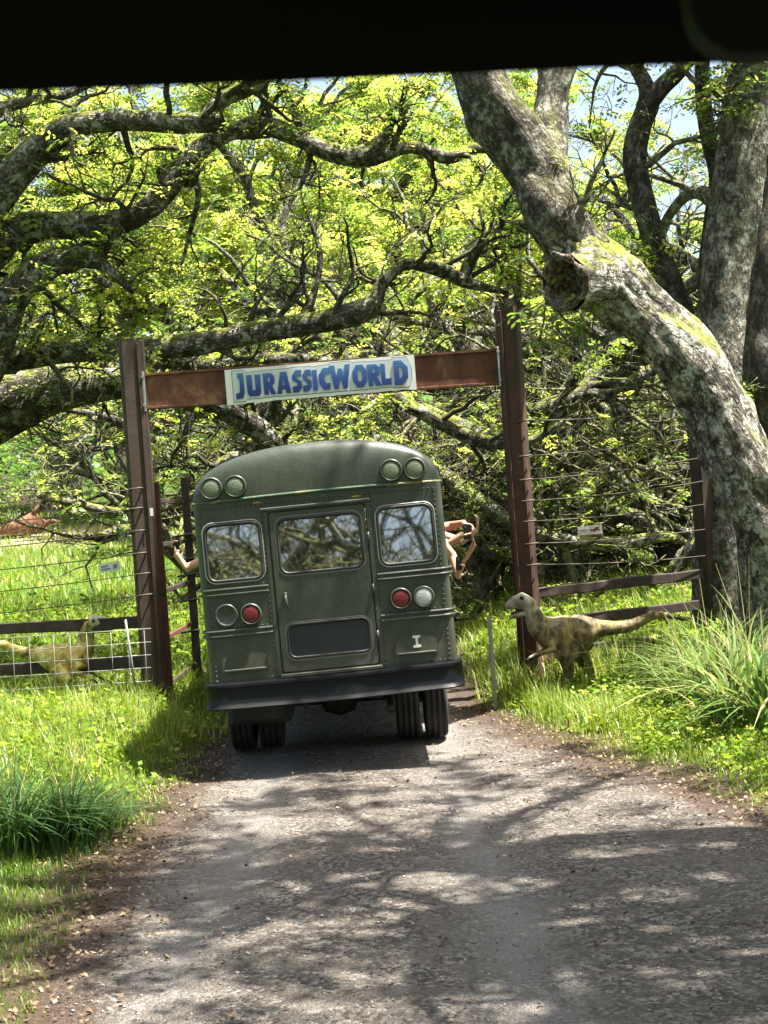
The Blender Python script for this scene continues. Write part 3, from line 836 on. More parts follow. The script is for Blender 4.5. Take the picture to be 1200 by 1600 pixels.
# open gate leaf standing edge-on beside the left post
lx = W(247, 800, GD + 0.3).x
leaf = thing('gate_leaf', 'narrow rusty gate leaf swung open, seen edge-on beside the left post', 'gate', (lx, GD + 0.3, 0))
lz = W(247, 752, GD).z
zb = gzf(lx, GD + 0.3)
MB().box(-0.035, 0.035, -0.04, 0.04, zb + 0.1, lz, 0.006).build('stile', M['rust_bright'], leaf)
MB().box(-0.02, 0.09, 2.55, 2.64, zb + 0.1, lz + 0.12, 0.008).build('stile', M['post_dark'], leaf)
for z in (0.35, 0.95, 1.55, 2.15, 2.72):
    MB().box(-0.022, 0.022, 0.04, 2.55, z + 0.05, z + 0.11, 0.006).build('rail', M['rust_bright' if z == 0.95 else 'post_dark'], leaf)
for z in (0.9, 1.35, 1.72, 1.95, 2.3):
    MB().tube([(-0.16, 2.53, z), (0.0, 2.53, z + 0.02), (0.11, 2.53, z + 0.03)], 0.018, 6).build('hook', M['rustwire'], leaf, smooth=True)

# sign on the crossbeam
sc_l, sc_r = W(353, 606, GD - 0.13), W(649, 581.5, GD - 0.13)
SW = (sc_r - sc_l).length
ang = math.atan2(sc_r.z - sc_l.z, sc_r.x - sc_l.x)
sign = thing('sign_board', 'white sign board with blue capital letters on the rusty crossbeam', 'sign', sc_l)
sign.rotation_euler = (0, -ang, 0)
SH = 0.445
rs = random.Random(3)
edge = [(0, -SH / 2)]
xx = 0.10
while xx < SW - 0.15:
    edge.append((xx, -SH / 2 + rs.uniform(0.0, 0.018))); xx += rs.uniform(0.05, 0.16)
edge += [(SW, -SH / 2), (SW, SH / 2), (0, SH / 2)]
MB().plate(edge, [], -0.012, 0.012, XZ(0)).build('panel', M['white'], sign)
def letter_mat():
    n = NT('blue_letters')
    ob = n.coords()
    s = n.node('SeparateXYZ'); n.ln(ob, s.inputs[0])
    f = n.math('ADD', n.math('MULTIPLY', s.outputs['Z'], 2.4), n.math('MULTIPLY', n.math('SUBTRACT', n.noise(ob, 9, 4), 0.5), 0.5))
    c = n.ramp(n.math('ADD', f, 0.5), [(0.15, (0.012, 0.028, 0.14)), (0.5, (0.02, 0.06, 0.24)), (0.9, (0.06, 0.17, 0.36))])
    return n.done(n.principled(c, 0.45))
M['letter'] = letter_mat()
M['sign_grey'] = paint_mat('sign_grey', (0.55, 0.57, 0.57), 0.5, 0.3, (0.7, 0.7, 0.68))
M['sign_dark'] = paint_mat('sign_outline', (0.06, 0.065, 0.075), 0.5, 0.2)
GL = {
 'J': ([(.30, 1), (1, 1), (1, .25), (.8, .03), (.05, 0), (0, .22), (.42, .25), (.5, .38), (.5, .8), (.32, .82)], []),
 'U': ([(0, 1), (.4, 1), (.4, .28), (.6, .28), (.6, 1), (1, .98), (.97, .15), (.85, 0), (.15, 0), (.03, .15)], []),
 'R': ([(.03, 0), (0, 1), (.7, 1), (1, .85), (1, .55), (.75, .42), (1.06, 0), (.62, 0), (.42, .34), (.4, 0)], [[(.4, .58), (.4, .8), (.6, .78), (.6, .6)]]),
 'A': ([(0, 0), (.3, 1), (.75, 1), (1, 0), (.65, 0), (.6, .2), (.38, .2), (.35, 0)], [[(.42, .38), (.5, .75), (.57, .38)]]),
 'S': ([(1, .98), (.42, 1), (0, .76), (.05, .55), (.5, .40), (.52, .30), (0, .26), (0, 0), (.6, 0), (1, .22), (.95, .48), (.5, .61), (.48, .7), (1, .71)], []),
 'I': ([(.03, 0), (.97, .02), (1, 1), (0, .98)], []),
 'C': ([(1, 1), (.4, 1), (0, .7), (0, .3), (.4, 0), (1, .02), (1, .3), (.65, .3), (.5, .42), (.5, .6), (.65, .72), (1, .72)], []),
 'W': ([(0, 1), (.25, 1), (.33, .45), (.42, .85), (.6, .85), (.68, .45), (.76, 1), (1, 1), (.82, 0), (.62, 0), (.5, .45), (.38, 0), (.18, 0)], []),
 'O': ([(.28, 0), (0, .28), (0, .72), (.28, 1), (.72, 1), (1, .72), (1, .28), (.72, 0)], [[(.42, .26), (.34, .38), (.34, .64), (.42, .76), (.58, .76), (.66, .64), (.66, .38), (.58, .26)]]),
 'L': ([(0, 1), (.45, .98), (.43, .28), (1, .3), (1, 0), (.03, 0)], []),
 'D': ([(0, 0), (.03, 1), (.55, 1), (1, .7), (1, .3), (.55, 0)], [[(.36, .27), (.36, .73), (.50, .73), (.62, .6), (.62, .4), (.50, .27)]]),
}
LAY = [('J', 100, 150, -0.160, 0.165), ('U', 165, 246, -0.135, 0.135), ('R', 260, 325, -0.130, 0.140), ('A', 335, 415, -0.132, 0.140), ('S', 425, 480, -0.132, 0.150),
       ('S', 484, 535, -0.132, 0.145), ('I', 541, 568, -0.130, 0.135), ('C', 578, 640, -0.132, 0.145), ('W', 640, 758, -0.132, 0.168), ('O', 770, 850, -0.135, 0.150), ('R', 855, 925, -0.132, 0.142), ('L', 931, 988, -0.130, 0.142), ('D', 1005, 1085, -0.145, 0.165)]
def su(x): return (x - 45) / 1082 * SW
top, bot = [], []
for ch, a, b, z0, z1 in LAY:
    for q in (a, b):
        top.append((su(q), z1 + 0.034)); bot.append((su(q), z0 - 0.030))
def back(e):
    t = [(x, z + e) for x, z in top]; b = [(x, z - e) for x, z in bot]
    t = [(t[0][0] - 0.03 - e, t[0][1])] + t + [(su(1092), 0.14 + e), (su(1103) + e, 0.06), (su(1103) + e, -0.08)]
    b = [(b[0][0] - 0.03 - e, b[0][1])] + b + [(su(1092), -0.15 - e)]
    P = b + t[::-1]
    out = []
    for i, p in enumerate(P):      # nudge equal neighbours apart
        if out and abs(p[0] - out[-1][0]) < 1e-4: p = (p[0] + 0.002, p[1])
        out.append(p)
    return out
MB().plate(back(0.007), [], -0.0155, -0.0122, XZ(0)).build('lettering_outline', M['sign_dark'], sign)
MB().plate(back(0.0), [], -0.019, -0.0156, XZ(0)).build('lettering_backing', M['sign_grey'], sign)
for ch, a, b, z0, z1 in LAY:
    o_, hs = GL[ch]
    mp = lambda P: [(su(a) + u * (su(b) - su(a)), z0 + v * (z1 - z0)) for u, v in P]
    MB().plate(mp(o_), [mp(q) for q in hs], -0.030, -0.0192, XZ(0)).build('letter', M['letter'], sign)

# ------------------------------------------------------------------ fences
def rail_between(parent, a, b, h, dpt, mat, name='rail', seg=7, sag=0.0, seed=1):
    rr = random.Random(seed)
    m = MB()
    V = []
    for i in range(seg):
        t = i / (seg - 1)
        p = Vector(a).lerp(Vector(b), t) + Vector((0, 0, -sag * 4 * t * (1 - t) + rr.uniform(-0.006, 0.006)))
        hh = h * rr.uniform(0.93, 1.05)
        for y, z in ((-dpt / 2, -hh / 2 + 0.012), (-dpt / 2 + 0.012, -hh / 2), (dpt / 2, -hh / 2), (dpt / 2, hh / 2), (-dpt / 2 + 0.012, hh / 2), (-dpt / 2, hh / 2 - 0.012)):
            V.append((p.x, p.y + y, p.z + z))
    F = [(i * 6 + k, i * 6 + (k + 1) % 6, i * 6 + 6 + (k + 1) % 6, i * 6 + 6 + k) for i in range(seg - 1) for k in range(6)] + [tuple(range(6)), tuple((seg - 1) * 6 + k for k in range(6))]
    return m.add(V, F).build(name, mat, parent)
def wire(parent, a, b, r, mat, sag=0.03, n=9, name='wire'):
    a, b = Vector(a), Vector(b)
    P = [a.lerp(b, k / (n - 1)) - Vector((0, 0, sag * 4 * (k / (n - 1)) * (1 - k / (n - 1)))) for k in range(n)]
    return MB().tube(P, r, 5).build(name, mat, parent, smooth=True)
fr_ = thing('fence', 'dark rail and wire fence between the rusty right gate post and the leaning tree', 'fence', (0, 0, 0))
pb = W(1112, 800, 20.8)
post(fr_, pb.x, pb.y, W(1100, 600, 20.8).z, M['post_dark'], 0.42, 0.34, R(12), flange=False)
for (a, b) in (((838, 927), (1098, 897)), ((845, 975), (1098, 945)), ((848, 1022), (1098, 992))):
    rail_between(fr_, W(a[0], a[1], GD + 0.12), W(b[0], b[1], 20.65), 0.135, 0.06, M['wood_rail'], seed=a[1])
ends = [(1092, 640), (1094, 682), (1096, 715), (1098, 752), (1100, 788), (1102, 827), (1105, 868)]
for hp, e in zip(hooksR, ends):
    wire(fr_, W(hp[0] + 9, hp[1] - 1, GD - 0.14), W(e[0], e[1], 20.6), 0.0065, M['rustwire'], 0.03)
fl_ = thing('fence', 'rail, wire and mesh fence running left from the dark gate post', 'fence', (0, 0, 0))
FLX = W(-330, 1000, 20.6)
post(fl_, FLX.x, FLX.y, 2.9, M['post_dark'], 0.28, 0.28, 0.2, flange=False)
for y0, y1 in ((972, 999), (1035, 1062)):
    rail_between(fl_, W(222, y0, GD + 0.2), W(-330, y1, 20.5), 0.15, 0.06, M['wood_rail'], seed=y0)
for hp, e in zip(hooksL, (806, 832, 878, 914, 950, 985)):
    wire(fl_, W(hp[0] - 9, hp[1] + 1, GD - 0.17), W(-330, e, 20.4), 0.0065, M['rustwire'], 0.05)
for k, y in enumerate((990, 1011, 1031, 1051, 1072, 1092)):
    wire(fl_, W(236, y - 8, GD - 0.2), W(-300, y + 24, 19.7), 0.0055, M['wire'], 0.01, 7, 'mesh_wire')
for k in range(15):
    x = 226 - k * 30 + (k % 3) * 4
    f = (236 - x) / 536
    d = GD - 0.2 + f * 0.4
    wire(fl_, W(x - 1, 984 + f * 30, d - 0.01), W(x + 6, 1100 + f * 30, d - 0.01), 0.0038, M['concrete'], 0.0, 3, 'mesh_wire')
wire(fl_, W(196, 968, GD - 0.22), W(213, 1085, GD - 0.22), 0.016, M['concrete'], 0.0, 3, 'mesh_stay')

def small_sign(name, label, px, py, depth, w, h, tilt, marks):
    c = W(px, py, depth)
    s = thing(name, label, 'sign', c)
    s.rotation_euler = (0, tilt, R(4))
    MB().plate(rrect(-w / 2, w / 2, -h / 2, h / 2, 0.012, 2), [], -0.004, 0.004, XZ(0)).build('panel', M['white'], s)
    for k, (pts, mat) in enumerate(marks):
        MB().plate([(a * w / 2, b * h / 2) for a, b in pts], [], -0.0085 - 0.001 * k, -0.0045, XZ(0)).build('print', M[mat], s)
    for x in (-0.4, 0.4):
        MB().tube([(x * w, 0.0, h * 0.42), (x * w, 0.0, h * 0.42 + 0.06)], 0.005, 5).build('tie', M['rustwire'], s)
M['print_red'] = paint_mat('print_red', (0.20, 0.02, 0.025), 0.6, 0.1)
M['print_grey'] = paint_mat('print_grey', (0.22, 0.22, 0.24), 0.6, 0.1)
bird = [(-.05, .1), (.15, .3), (.3, .15), (.45, .55), (.85, .6), (.6, .3), (.85, .05), (.75, -.1), (.5, .05), (.35, -.35), (.25, -.1), (.05, -.05)]
small_sign('warning_sign', 'small white notice with a dark red figure on the right fence wire', 922, 829, 20.0, 0.32, 0.135, R(-1), [(bird, 'print_red'), ([(-.9, .1), (-.2, .15), (-.2, .3), (-.9, .25)], 'print_grey'), ([(-.9, -.95), (.95, -.95), (.95, -.78), (-.9, -.78)], 'print_red')])
small_sign('warning_sign', 'small weathered notice hanging tilted on the left fence wire', 171, 886, 19.6, 0.27, 0.12, R(-4), [([(-.8, .1), (-.1, .1), (-.1, .45), (-.8, .45)], 'print_grey'), ([(-.8, -.5), (.1, -.5), (.1, -.2), (-.8, -.2)], 'print_grey'), ([(.3, -.5), (.7, -.5), (.75, .5), (.4, .45)], 'print_grey')])
c = W(772, 1075, 18.2); t_ = W(775, 962, 18.2)
stk = thing('marker_stake', 'thin pale grey stake in the weeds right of the bus', 'stake', (c.x, c.y, gzf(c.x, c.y)))
MB().box(-0.024, 0.024, -0.012, 0.012, -0.2, t_.z - gzf(c.x, c.y), 0.004).build('stake', M['concrete'], stk)
c = W(30, 822, 47)
lg = thing('fallen_log', 'reddish broken log lying on the bare earth far left', 'log', (c.x, c.y, gzf(c.x, c.y)))
rs = random.Random(5)
P = [(-2.6, 0, .12), (-1.6, .1, .16), (-.6, 0, .2), (.1, -.05, .3), (.45, 0, .42), (.75, 0, .26)]
MB().tube(P, [.10, .14, .17, .28, .36, .22], 9).build('trunk', M['log'], lg, smooth=True)
MB().tube([(.4, -.1, .4), (.55, -.2, .8), (.7, -.2, .95)], [.12, .07, .03], 6).tube([(.6, .1, .3), (1.0, .1, .45), (1.2, .2, .4)], [.14, .07, .03], 6).build('broken_root', M['log'], lg, smooth=True)

# ------------------------------------------------------------------ dinosaur statues
def statue_mat(name, pale, mid, dark, stripe, hx=None):
    n = NT(name)
    ob = n.coords()
    a = n.noise(ob, 5.0, 7, 0.7, 0.5); b = n.noise(n.coords(None, (9, 2, 3)), 1.5, 4, 0.6)
    geo = n.node('NewGeometry'); s = n.node('SeparateXYZ'); n.ln(geo.outputs['Normal'], s.inputs[0])
    c = n.ramp(a, [(0.40, dark), (0.50, mid), (0.62, pale)])
    c = n.mix(n.ramp(b, [(0.52, 0.0), (0.6, 0.75)]), c, stripe)
    c = n.mix(n.math('MULTIPLY', n.ramp(n.noise(ob, 28, 5), [(0.5, 0.0), (0.7, 1.0)]), 0.4), c, dark)
    if hx is not None:      # pale painted head
        s2 = n.node('SeparateXYZ'); n.ln(ob, s2.inputs[0])
        hm = n.ramp(n.math('ADD', n.math('MULTIPLY', s2.outputs['X'], hx), n.math('MULTIPLY', n.math('SUBTRACT', a, 0.5), 0.25)), [(0.46, 0.0), (0.56, 1.0)])
        c = n.mix(n.math('MULTIPLY', hm, 0.85), c, n.ramp(a, [(0.35, (0.20, 0.17, 0.12)), (0.6, (0.55, 0.51, 0.42))]))
    v = n.voro(ob, 60).outputs['Distance']
    return n.done(n.principled(c, 0.65, spec=0.3, normal=n.bump(v, 0.4, 0.006)))
M['statue'] = statue_mat('statue_tan', (0.30, 0.25, 0.14), (0.13, 0.095, 0.045), (0.04, 0.03, 0.02), (0.34, 0.26, 0.06), -1.0)
M['statue_y'] = statue_mat('statue_yellow', (0.75, 0.66, 0.30), (0.46, 0.34, 0.07), (0.09, 0.06, 0.025), (0.42, 0.36, 0.08), 1.6)
M['statue_head'] = statue_mat('statue_pale', (0.52, 0.48, 0.38), (0.36, 0.32, 0.22), (0.14, 0.12, 0.08), (0.42, 0.38, 0.28))
M['mouth'] = paint_mat('mouth_dark', (0.04, 0.018, 0.014), 0.5, 0.1)
M['eye'] = paint_mat('eye_dark', (0.01, 0.008, 0.006), 0.15, 0.0)
M['tooth'] = paint_mat('tooth_ivory', (0.5, 0.46, 0.36), 0.5, 0.2)

def dino(name, label, spine, head_n, legs, arms, jaw, eye, loc, sc, flip, mat):
    root = thing(name, label, 'statue', loc, 0, 'dinosaur statues by the gate')
    f = -1 if flip else 1
    root.rotation_euler = (0, R(3.5), 0)
    S = lambda p: (p[0] * sc * f, p[1] * sc, p[2] * sc)
    m = MB()
    m.tube([S((x, y, z)) for x, y, z, _, _ in spine], [(w * sc, h * sc) for *_, w, h in spine], 14)
    for L in legs + arms:
        m.tube([S(p[:3]) for p in L], [p[3] * sc for p in L], 10)
    me = baked('body', np.array([tuple(v) for v in m.V]), m.F, 0.017, 3)
    mobj('body', me, mat, root)
    j = MB(); j.tube([S(p[:3]) for p in jaw], [(p[3] * sc, p[4] * sc) for p in jaw], 10)
    j.build('lower_jaw', M['statue_head'], root, smooth=True)
    mo = MB(); mo.tube([S((p[0] * 0.97 , p[1], p[2] + 0.035)) for p in jaw], [(p[3] * sc * 0.8, 0.026 * sc) for p in jaw], 8)
    mo.build('mouth', M['mouth'], root, smooth=True)
    for sy in (-1, 1):
        MB().lathe([(-0.028 * sc, 0.0), (-0.02 * sc, 0.018 * sc), (0, 0.026 * sc), (0.02 * sc, 0.018 * sc), (0.028 * sc, 0.0)], 10, 'Y', S((eye[0], eye[1] * sy, eye[2]))).build('eye', M['eye'], root, smooth=True)
    for L in legs + arms:     # claws
        e = Vector(L[-1][:3])
        for k in (-1, 0, 1):
            q = e + Vector((-0.03, k * 0.03, -0.012))
            MB().tube([S(e + Vector((0, k * 0.025, 0))), S(q), S(q + Vector((-0.04, k * 0.006, -0.03)))], [0.016 * sc, 0.012 * sc, 0.002], 6).build('claw', M['eye'], root, smooth=True)
    t0, t1 = Vector(jaw[-1][:3]), Vector(jaw[0][:3])
    for k in range(6):
        for sy in (-1, 1):
            p = t0.lerp(t1, 0.05 + k * 0.12) + Vector((0, sy * jaw[1][3] * 0.75, 0.012))
            MB().tube([S(p), S(p + Vector((0, 0, 0.03)))], [0.009 * sc, 0.001], 5).build('tooth', M['tooth'], root)
    return root
Z0 = 660
def zc(cx, cy, d=0): return ((cx - 470) / 473.0, d, (Z0 - cy) / 473.0)
sp1 = [(*zc(92, 232), .03, .025), (*zc(110, 222), .055, .05), (*zc(145, 205), .075, .075), (*zc(180, 195), .095, .10), (*zc(215, 215), .085, .095), (*zc(238, 260), .085, .10), (*zc(262, 320), .11, .135),
       (*zc(320, 368), .17, .19), (*zc(400, 372), .20, .205), (*zc(480, 368), .20, .205), (*zc(535, 360), .17, .18), (*zc(600, 350), .10, .105), (*zc(680, 347), .075, .08), (*zc(760, 340), .065, .07),
       (*zc(830, 310), .055, .062), (*zc(890, 280), .05, .055), (*zc(960, 282), .038, .042), (*zc(1050, 300), .025, .028), (*zc(1140, 303), .008, .008)]
legs1 = [[(*zc(470, 420, -.14), .15), (*zc(405, 500, -.17), .105), (*zc(425, 570, -.17), .062), (*zc(400, 640, -.17), .045), (*zc(375, 655, -.17), .035)],
         [(*zc(520, 420, .14), .15), (*zc(500, 500, .17), .11), (*zc(560, 575, .17), .065), (*zc(575, 640, .17), .05), (*zc(545, 656, .17), .035)]]
arms1 = [[(*zc(320, 415, -.15), .065), (*zc(345, 455, -.19), .045), (*zc(290, 465, -.20), .032), (*zc(245, 490, -.19), .024)],
         [(*zc(310, 415, .15), .065), (*zc(335, 465, .19), .045), (*zc(265, 500, .20), .032), (*zc(225, 520, .19), .024)]]
jaw1 = [(*zc(215, 258), .06, .04), (*zc(165, 272), .055, .03), (*zc(115, 288), .03, .02)]
c = W(899, 1062, 18.75)
d1 = dino('dinosaur_statue', 'tan dinosaur statue facing left in front of the right fence', sp1, 6, legs1, arms1, jaw1, (*zc(180, 180)[:1], .085, zc(180, 178)[2]), (c.x, c.y, gzf(c.x, c.y) + 0.04), 1.07, False, M['statue'])
Y0 = 670
def zl(cx, cy, d=0): return (-(cx - 430) / 490.0, d, (Y0 - cy) / 490.0)
sp2 = [(*zl(742, 226), .035, .03), (*zl(715, 220), .06, .055), (*zl(655, 203), .085, .08), (*zl(605, 195), .095, .095), (*zl(570, 215), .085, .095), (*zl(548, 270), .085, .10), (*zl(540, 350), .11, .12), (*zl(510, 415), .17, .17),
       (*zl(440, 425), .20, .205), (*zl(370, 420), .20, .205), (*zl(310, 405), .15, .165), (*zl(250, 390), .095, .10), (*zl(180, 385), .07, .075), (*zl(110, 362), .06, .062), (*zl(40, 330), .05, .055), (*zl(-50, 335), .035, .04), (*zl(-140, 360), .02, .02), (*zl(-200, 365), .008, .008)]
legs2 = [[(*zl(380, 470, -.14), .15), (*zl(440, 540, -.17), .10), (*zl(400, 600, -.17), .06), (*zl(420, 655, -.17), .045), (*zl(450, 665, -.17), .035)],
         [(*zl(350, 470, .14), .15), (*zl(380, 540, .17), .10), (*zl(330, 600, .17), .06), (*zl(345, 655, .17), .045), (*zl(375, 665, .17), .035)]]
arms2 = [[(*zl(520, 450, -.15), .06), (*zl(495, 505, -.19), .042), (*zl(560, 515, -.2), .03), (*zl(600, 545, -.19), .022)],
         [(*zl(525, 450, .15), .06), (*zl(505, 505, .19), .042), (*zl(570, 520, .2), .03), (*zl(610, 550, .19), .022)]]
jaw2 = [(*zl(590, 246), .055, .04), (*zl(645, 252), .05, .028), (*zl(705, 256), .03, .018)]
c = W(107, 1108, 19.85)
dino('dinosaur_statue', 'yellowish dinosaur statue facing right behind the wire mesh on the left', sp2, 6, legs2, arms2, jaw2, (zl(600, 190)[0], .08, zl(600, 188)[2]), (c.x, c.y, c.z + 0.13), 1.03, True, M['statue_y'])

# ------------------------------------------------------------------ passengers and phones
def fingers(m, wrist, d, nrm, curl, sc=1.0):
    """palm, four unequal bent fingers and a thumb; d points along the hand, nrm out of the palm"""
    d = Vector(d).normalized(); nrm = Vector(nrm); nrm = (nrm - d * nrm.dot(d)).normalized(); s = d.cross(nrm)
    w = Vector(wrist)
    m.tube([w - d * .02, w + d * .03, w + d * .09], [(.024, .02), (.04, .016), (.042, .014)] if abs(s.z) < 2 else .03, 10)
    for k, L in enumerate((.068, .078, .072, .055)):
        b = w + d * .085 + s * (.03 - .02 * k)
        P = [b]
        a = 0.0; p = b
        for j in range(3):
            a += curl
            p = p + (d * math.cos(a) + nrm * math.sin(a)) * (L / 2.6)
            P.append(p)
        m.tube(P, [.0095, .009, .0085, .007], 7)
    b = w + d * .03 + s * .035
    m.tube([b, b + (s * .7 + d * .5 + nrm * .3) * .035, b + (s * .7 + d * .5 + nrm * .3) * .035 + (d * .8 + nrm * .6) * .03], [.012, .011, .008], 7)

def person(label, s, ybus, arms, skin, shirt, hands=(), xoff=0.84, zs=0.0):
    """seated passenger; arms: list of polylines (world) from elbow outward"""
    bx_, by_ = bus.location.x, bus.location.y
    hip = Vector((bx_ + s * xoff, by_ + ybus, 1.74 + zs))
    root = thing('person', label, 'person', (hip.x, hip.y, hip.z - 0.12))
    o = Vector(root.location)
    lp_ = lambda p: Vector(p) - o
    sh = hip + Vector((0, -0.02, 0.46))
    body, sht, trs = MB(), MB(), MB()
    torso = [hip, hip + Vector((0, -.01, .14)), hip + Vector((0, -.01, .30)), sh - Vector((0, 0, .03)), sh + Vector((0, .0, .05))]
    tr = [(.16, .12), (.145, .11), (.17, .125), (.18, .11), (.08, .07)]
    body.tube([lp_(p) for p in torso] + [lp_(sh + Vector((0, .01, .11))), lp_(sh + Vector((0, .02, .15)))], tr + [.055, .055], 14)
    sht.tube([lp_(p) for p in torso], [(a + .014, b + .014) for a, b in tr], 14)
    hc = sh + Vector((s * .02, .02, .26))
    body.tube([lp_(hc + Vector(q)) for q in ((0, .01, -.12), (0, .02, -.09), (0, .01, -.03), (0, 0, .04), (0, 0, .09), (0, 0, .115))], [(.03, .03), (.055, .07), (.072, .09), (.078, .098), (.06, .075), (.02, .03)], 12)
    body.tube([lp_(hc + Vector((0, .09, .0))), lp_(hc + Vector((0, .118, -.035))), lp_(hc + Vector((0, .095, -.045)))], [.01, .016, .012], 6)
    for e in (-1, 1):
        body.tube([lp_(hc + Vector((e * .075, 0, -.035))), lp_(hc + Vector((e * .088, -.01, 0))), lp_(hc + Vector((e * .078, 0, .02)))], [.012, .018, .012], 6)
        k = hip + Vector((e * .1, .42, .0))
        trs.tube([lp_(hip + Vector((e * .08, -.02, -.0))), lp_(k), lp_(k + Vector((0, .03, -.1))), lp_(k + Vector((0, .02, -.42)))], [.095, .07, .062, .05], 10)
    used = set()
    for P in arms:
        e = 1 if (Vector(P[0]) - hip).x * 1 > 0 else -1
        if e in used: e = -e
        used.add(e)
        s0 = sh + Vector((e * .17, 0, -.02))
        pts = [s0] + [Vector(q) for q in P]
        body.tube([lp_(q) for q in pts], [.06, .054] + [.047] * (len(pts) - 3) + [.037], 10)
        mid = pts[0].lerp(pts[1], 0.55)
        sht.tube([lp_(sh + Vector((e * .10, 0, -.02))), lp_(s0), lp_(mid)], [.07, .068, .06], 10)
    for e in (-1, 1):
        if e in used: continue
        s0 = sh + Vector((e * .18, 0, -.02))
        el = s0 + Vector((e * .03, .10, -.27)); wr = el + Vector((-e * .08, .22, -.04))
        body.tube([lp_(s0), lp_(el), lp_(wr)], [.05, .042, .028], 10)
        fingers(body, lp_(wr), (-.2 * e, 1, -.1), (0, 0, -1), 0.4)
        sht.tube([lp_(sh + Vector((e * .10, 0, -.02))), lp_(s0), lp_(s0.lerp(el, .6))], [.07, .068, .06], 10)
    for (w_, d_, n_, c_) in hands:
        fingers(body, lp_(w_), d_, n_, c_)
    mobj('body', baked('body', np.array([tuple(v) for v in body.V]), body.F, 0.0095, 2), skin, root)
    mobj('shirt', baked('shirt', np.array([tuple(v) for v in sht.V]), sht.F, 0.018, 3), shirt, root)
    mobj('trousers', baked('trousers', np.array([tuple(v) for v in trs.V]), trs.F, 0.02, 3), M['trousers'], root)
    hr = MB(); hr.tube([lp_(hc + Vector(q)) for q in ((0, -.055, -.08), (0, -.04, -.02), (0, -.022, .05), (0, -.012, .10), (0, -.01, .13))], [(.06, .05), (.086, .075), (.088, .092), (.066, .08), (.02, .02)], 12)
    hr.build('hair', M['hair'], root, smooth=True)
    for e in (-1, 1):
        MB().lathe([(-.012, 0), (-.006, .009), (.004, .012), (.01, 0)], 8, 'Y', lp_(hc + Vector((e * .03, .083, .005)))).build('eye', M['eye'], root, smooth=True)
    return root
def phone(label, c, up, face, w=.076, h=.158):
    """slab with a lens bump; face is the direction its back looks to"""
    c = Vector(c); up = Vector(up).normalized(); face = Vector(face); face = (face - up * face.dot(up)).normalized(); sd = up.cross(face)
    root = thing('phone', label, 'phone', c)
    fn = lambda a, b, d: tuple(sd * a + up * b + face * d)
    MB().plate(rrect(-w / 2, w / 2, -h / 2, h / 2, .012, 3), [], .005, -.004, fn).build('case', M['phone'], root)
    MB().plate(rrect(-w / 2 + .003, w / 2 - .003, -h / 2 + .003, h / 2 - .003, .01, 3), [], -.0045, -.0055, fn).build('screen', M['eye'], root)
    MB().plate(rrect(-w / 2 + .006, -w / 2 + .036, h / 2 - .04, h / 2 - .008, .007, 3), [], .008, .0052, fn).build('camera_bump', M['gasket'], root)
CW = lambda x, y, d: W(x, y, d)
# front-row right: hand below an upright phone
person('passenger with pale arm low out of the right side, phone upright', 1, 1.62, [[CW(706, 868, 16.45), CW(717, 902, 16.35)]], M['skin'], M['shirt_white'],
       hands=[(CW(717, 902, 16.35), (0.25, -0.1, 1.0), (0.1, -1, 0.1), 0.35)], xoff=0.92)
phone('small black phone held lowest on the right of the bus', CW(717, 880, 16.3), (0.05, 0, 1), (0.1, -1, 0), .07, .145)
person('passenger reaching both arms out of the right side around a phone', 1, 2.35, [[CW(700, 851, 17.0), CW(724, 835, 16.95)], [CW(703, 822, 17.2), CW(726, 817, 17.0)]], M['skin_b'], M['shirt_rust'],
       hands=[(CW(722, 836, 16.95), (1, 0, 0.1), (0, -0.3, 1), 0.5), (CW(724, 818, 17.0), (1, 0, -0.25), (0, 0.2, -1), 0.5)], xoff=0.9)
phone('larger black phone held between two hands right of the bus', CW(730, 831, 16.93), (0.02, 0, 1), (0.2, -1, 0), .088, .17)
person('passenger with bent forearm and wristband out of the right side', 1, 3.05, [[CW(722, 884, 17.75), CW(741, 850, 17.7)]], M['skin_b'], M['shirt_blue'],
       hands=[(CW(741, 850, 17.7), (-0.15, 0, 1), (-1, 0, 0), 0.45)], xoff=0.9)
person('passenger with raised open hand farthest out on the right', 1, 4.45, [[CW(722, 846, 19.0), CW(745, 828, 18.95)]], M['skin'], M['shirt_white'],
       hands=[(CW(746, 824, 18.95), (0.1, 0, 1), (-1, -0.3, 0), 0.3)], xoff=0.92)
person('passenger with pale arm and phone out of the left side', -1, 1.62, [[CW(292, 888, 16.45), CW(275, 865, 16.4)]], M['skin'], M['shirt_rust'],
       hands=[(CW(275, 866, 16.4), (-0.05, 0, 1), (0.2, -1, 0), 0.35)], xoff=0.92)
phone('small black phone held upright on the left of the bus', CW(275, 848, 16.38), (0, 0, 1), (0.1, -1, 0), .07, .145)
person('passenger in blue shirt seen through the rear door window', -1, 0.9, [], M['skin_b'], M['shirt_blue'], xoff=0.42, zs=0.0)

# ------------------------------------------------------------------ trees
def catmull(P, n):
    P = np.asarray(P, dtype=float)
    Q = np.vstack([2 * P[0] - P[1], P, 2 * P[-1] - P[-2]])
    m = len(P) - 1
    t = np.linspace(0, m - 1e-6, n)
    i = t.astype(int); u = (t - i)[:, None]
    a, b, c, d = Q[i], Q[i + 1], Q[i + 2], Q[i + 3]
    return 0.5 * ((2 * b) + (-a + c) * u + (2 * a - 5 * b + 4 * c - d) * u ** 2 + (-a + 3 * b - 3 * c + d) * u ** 3)

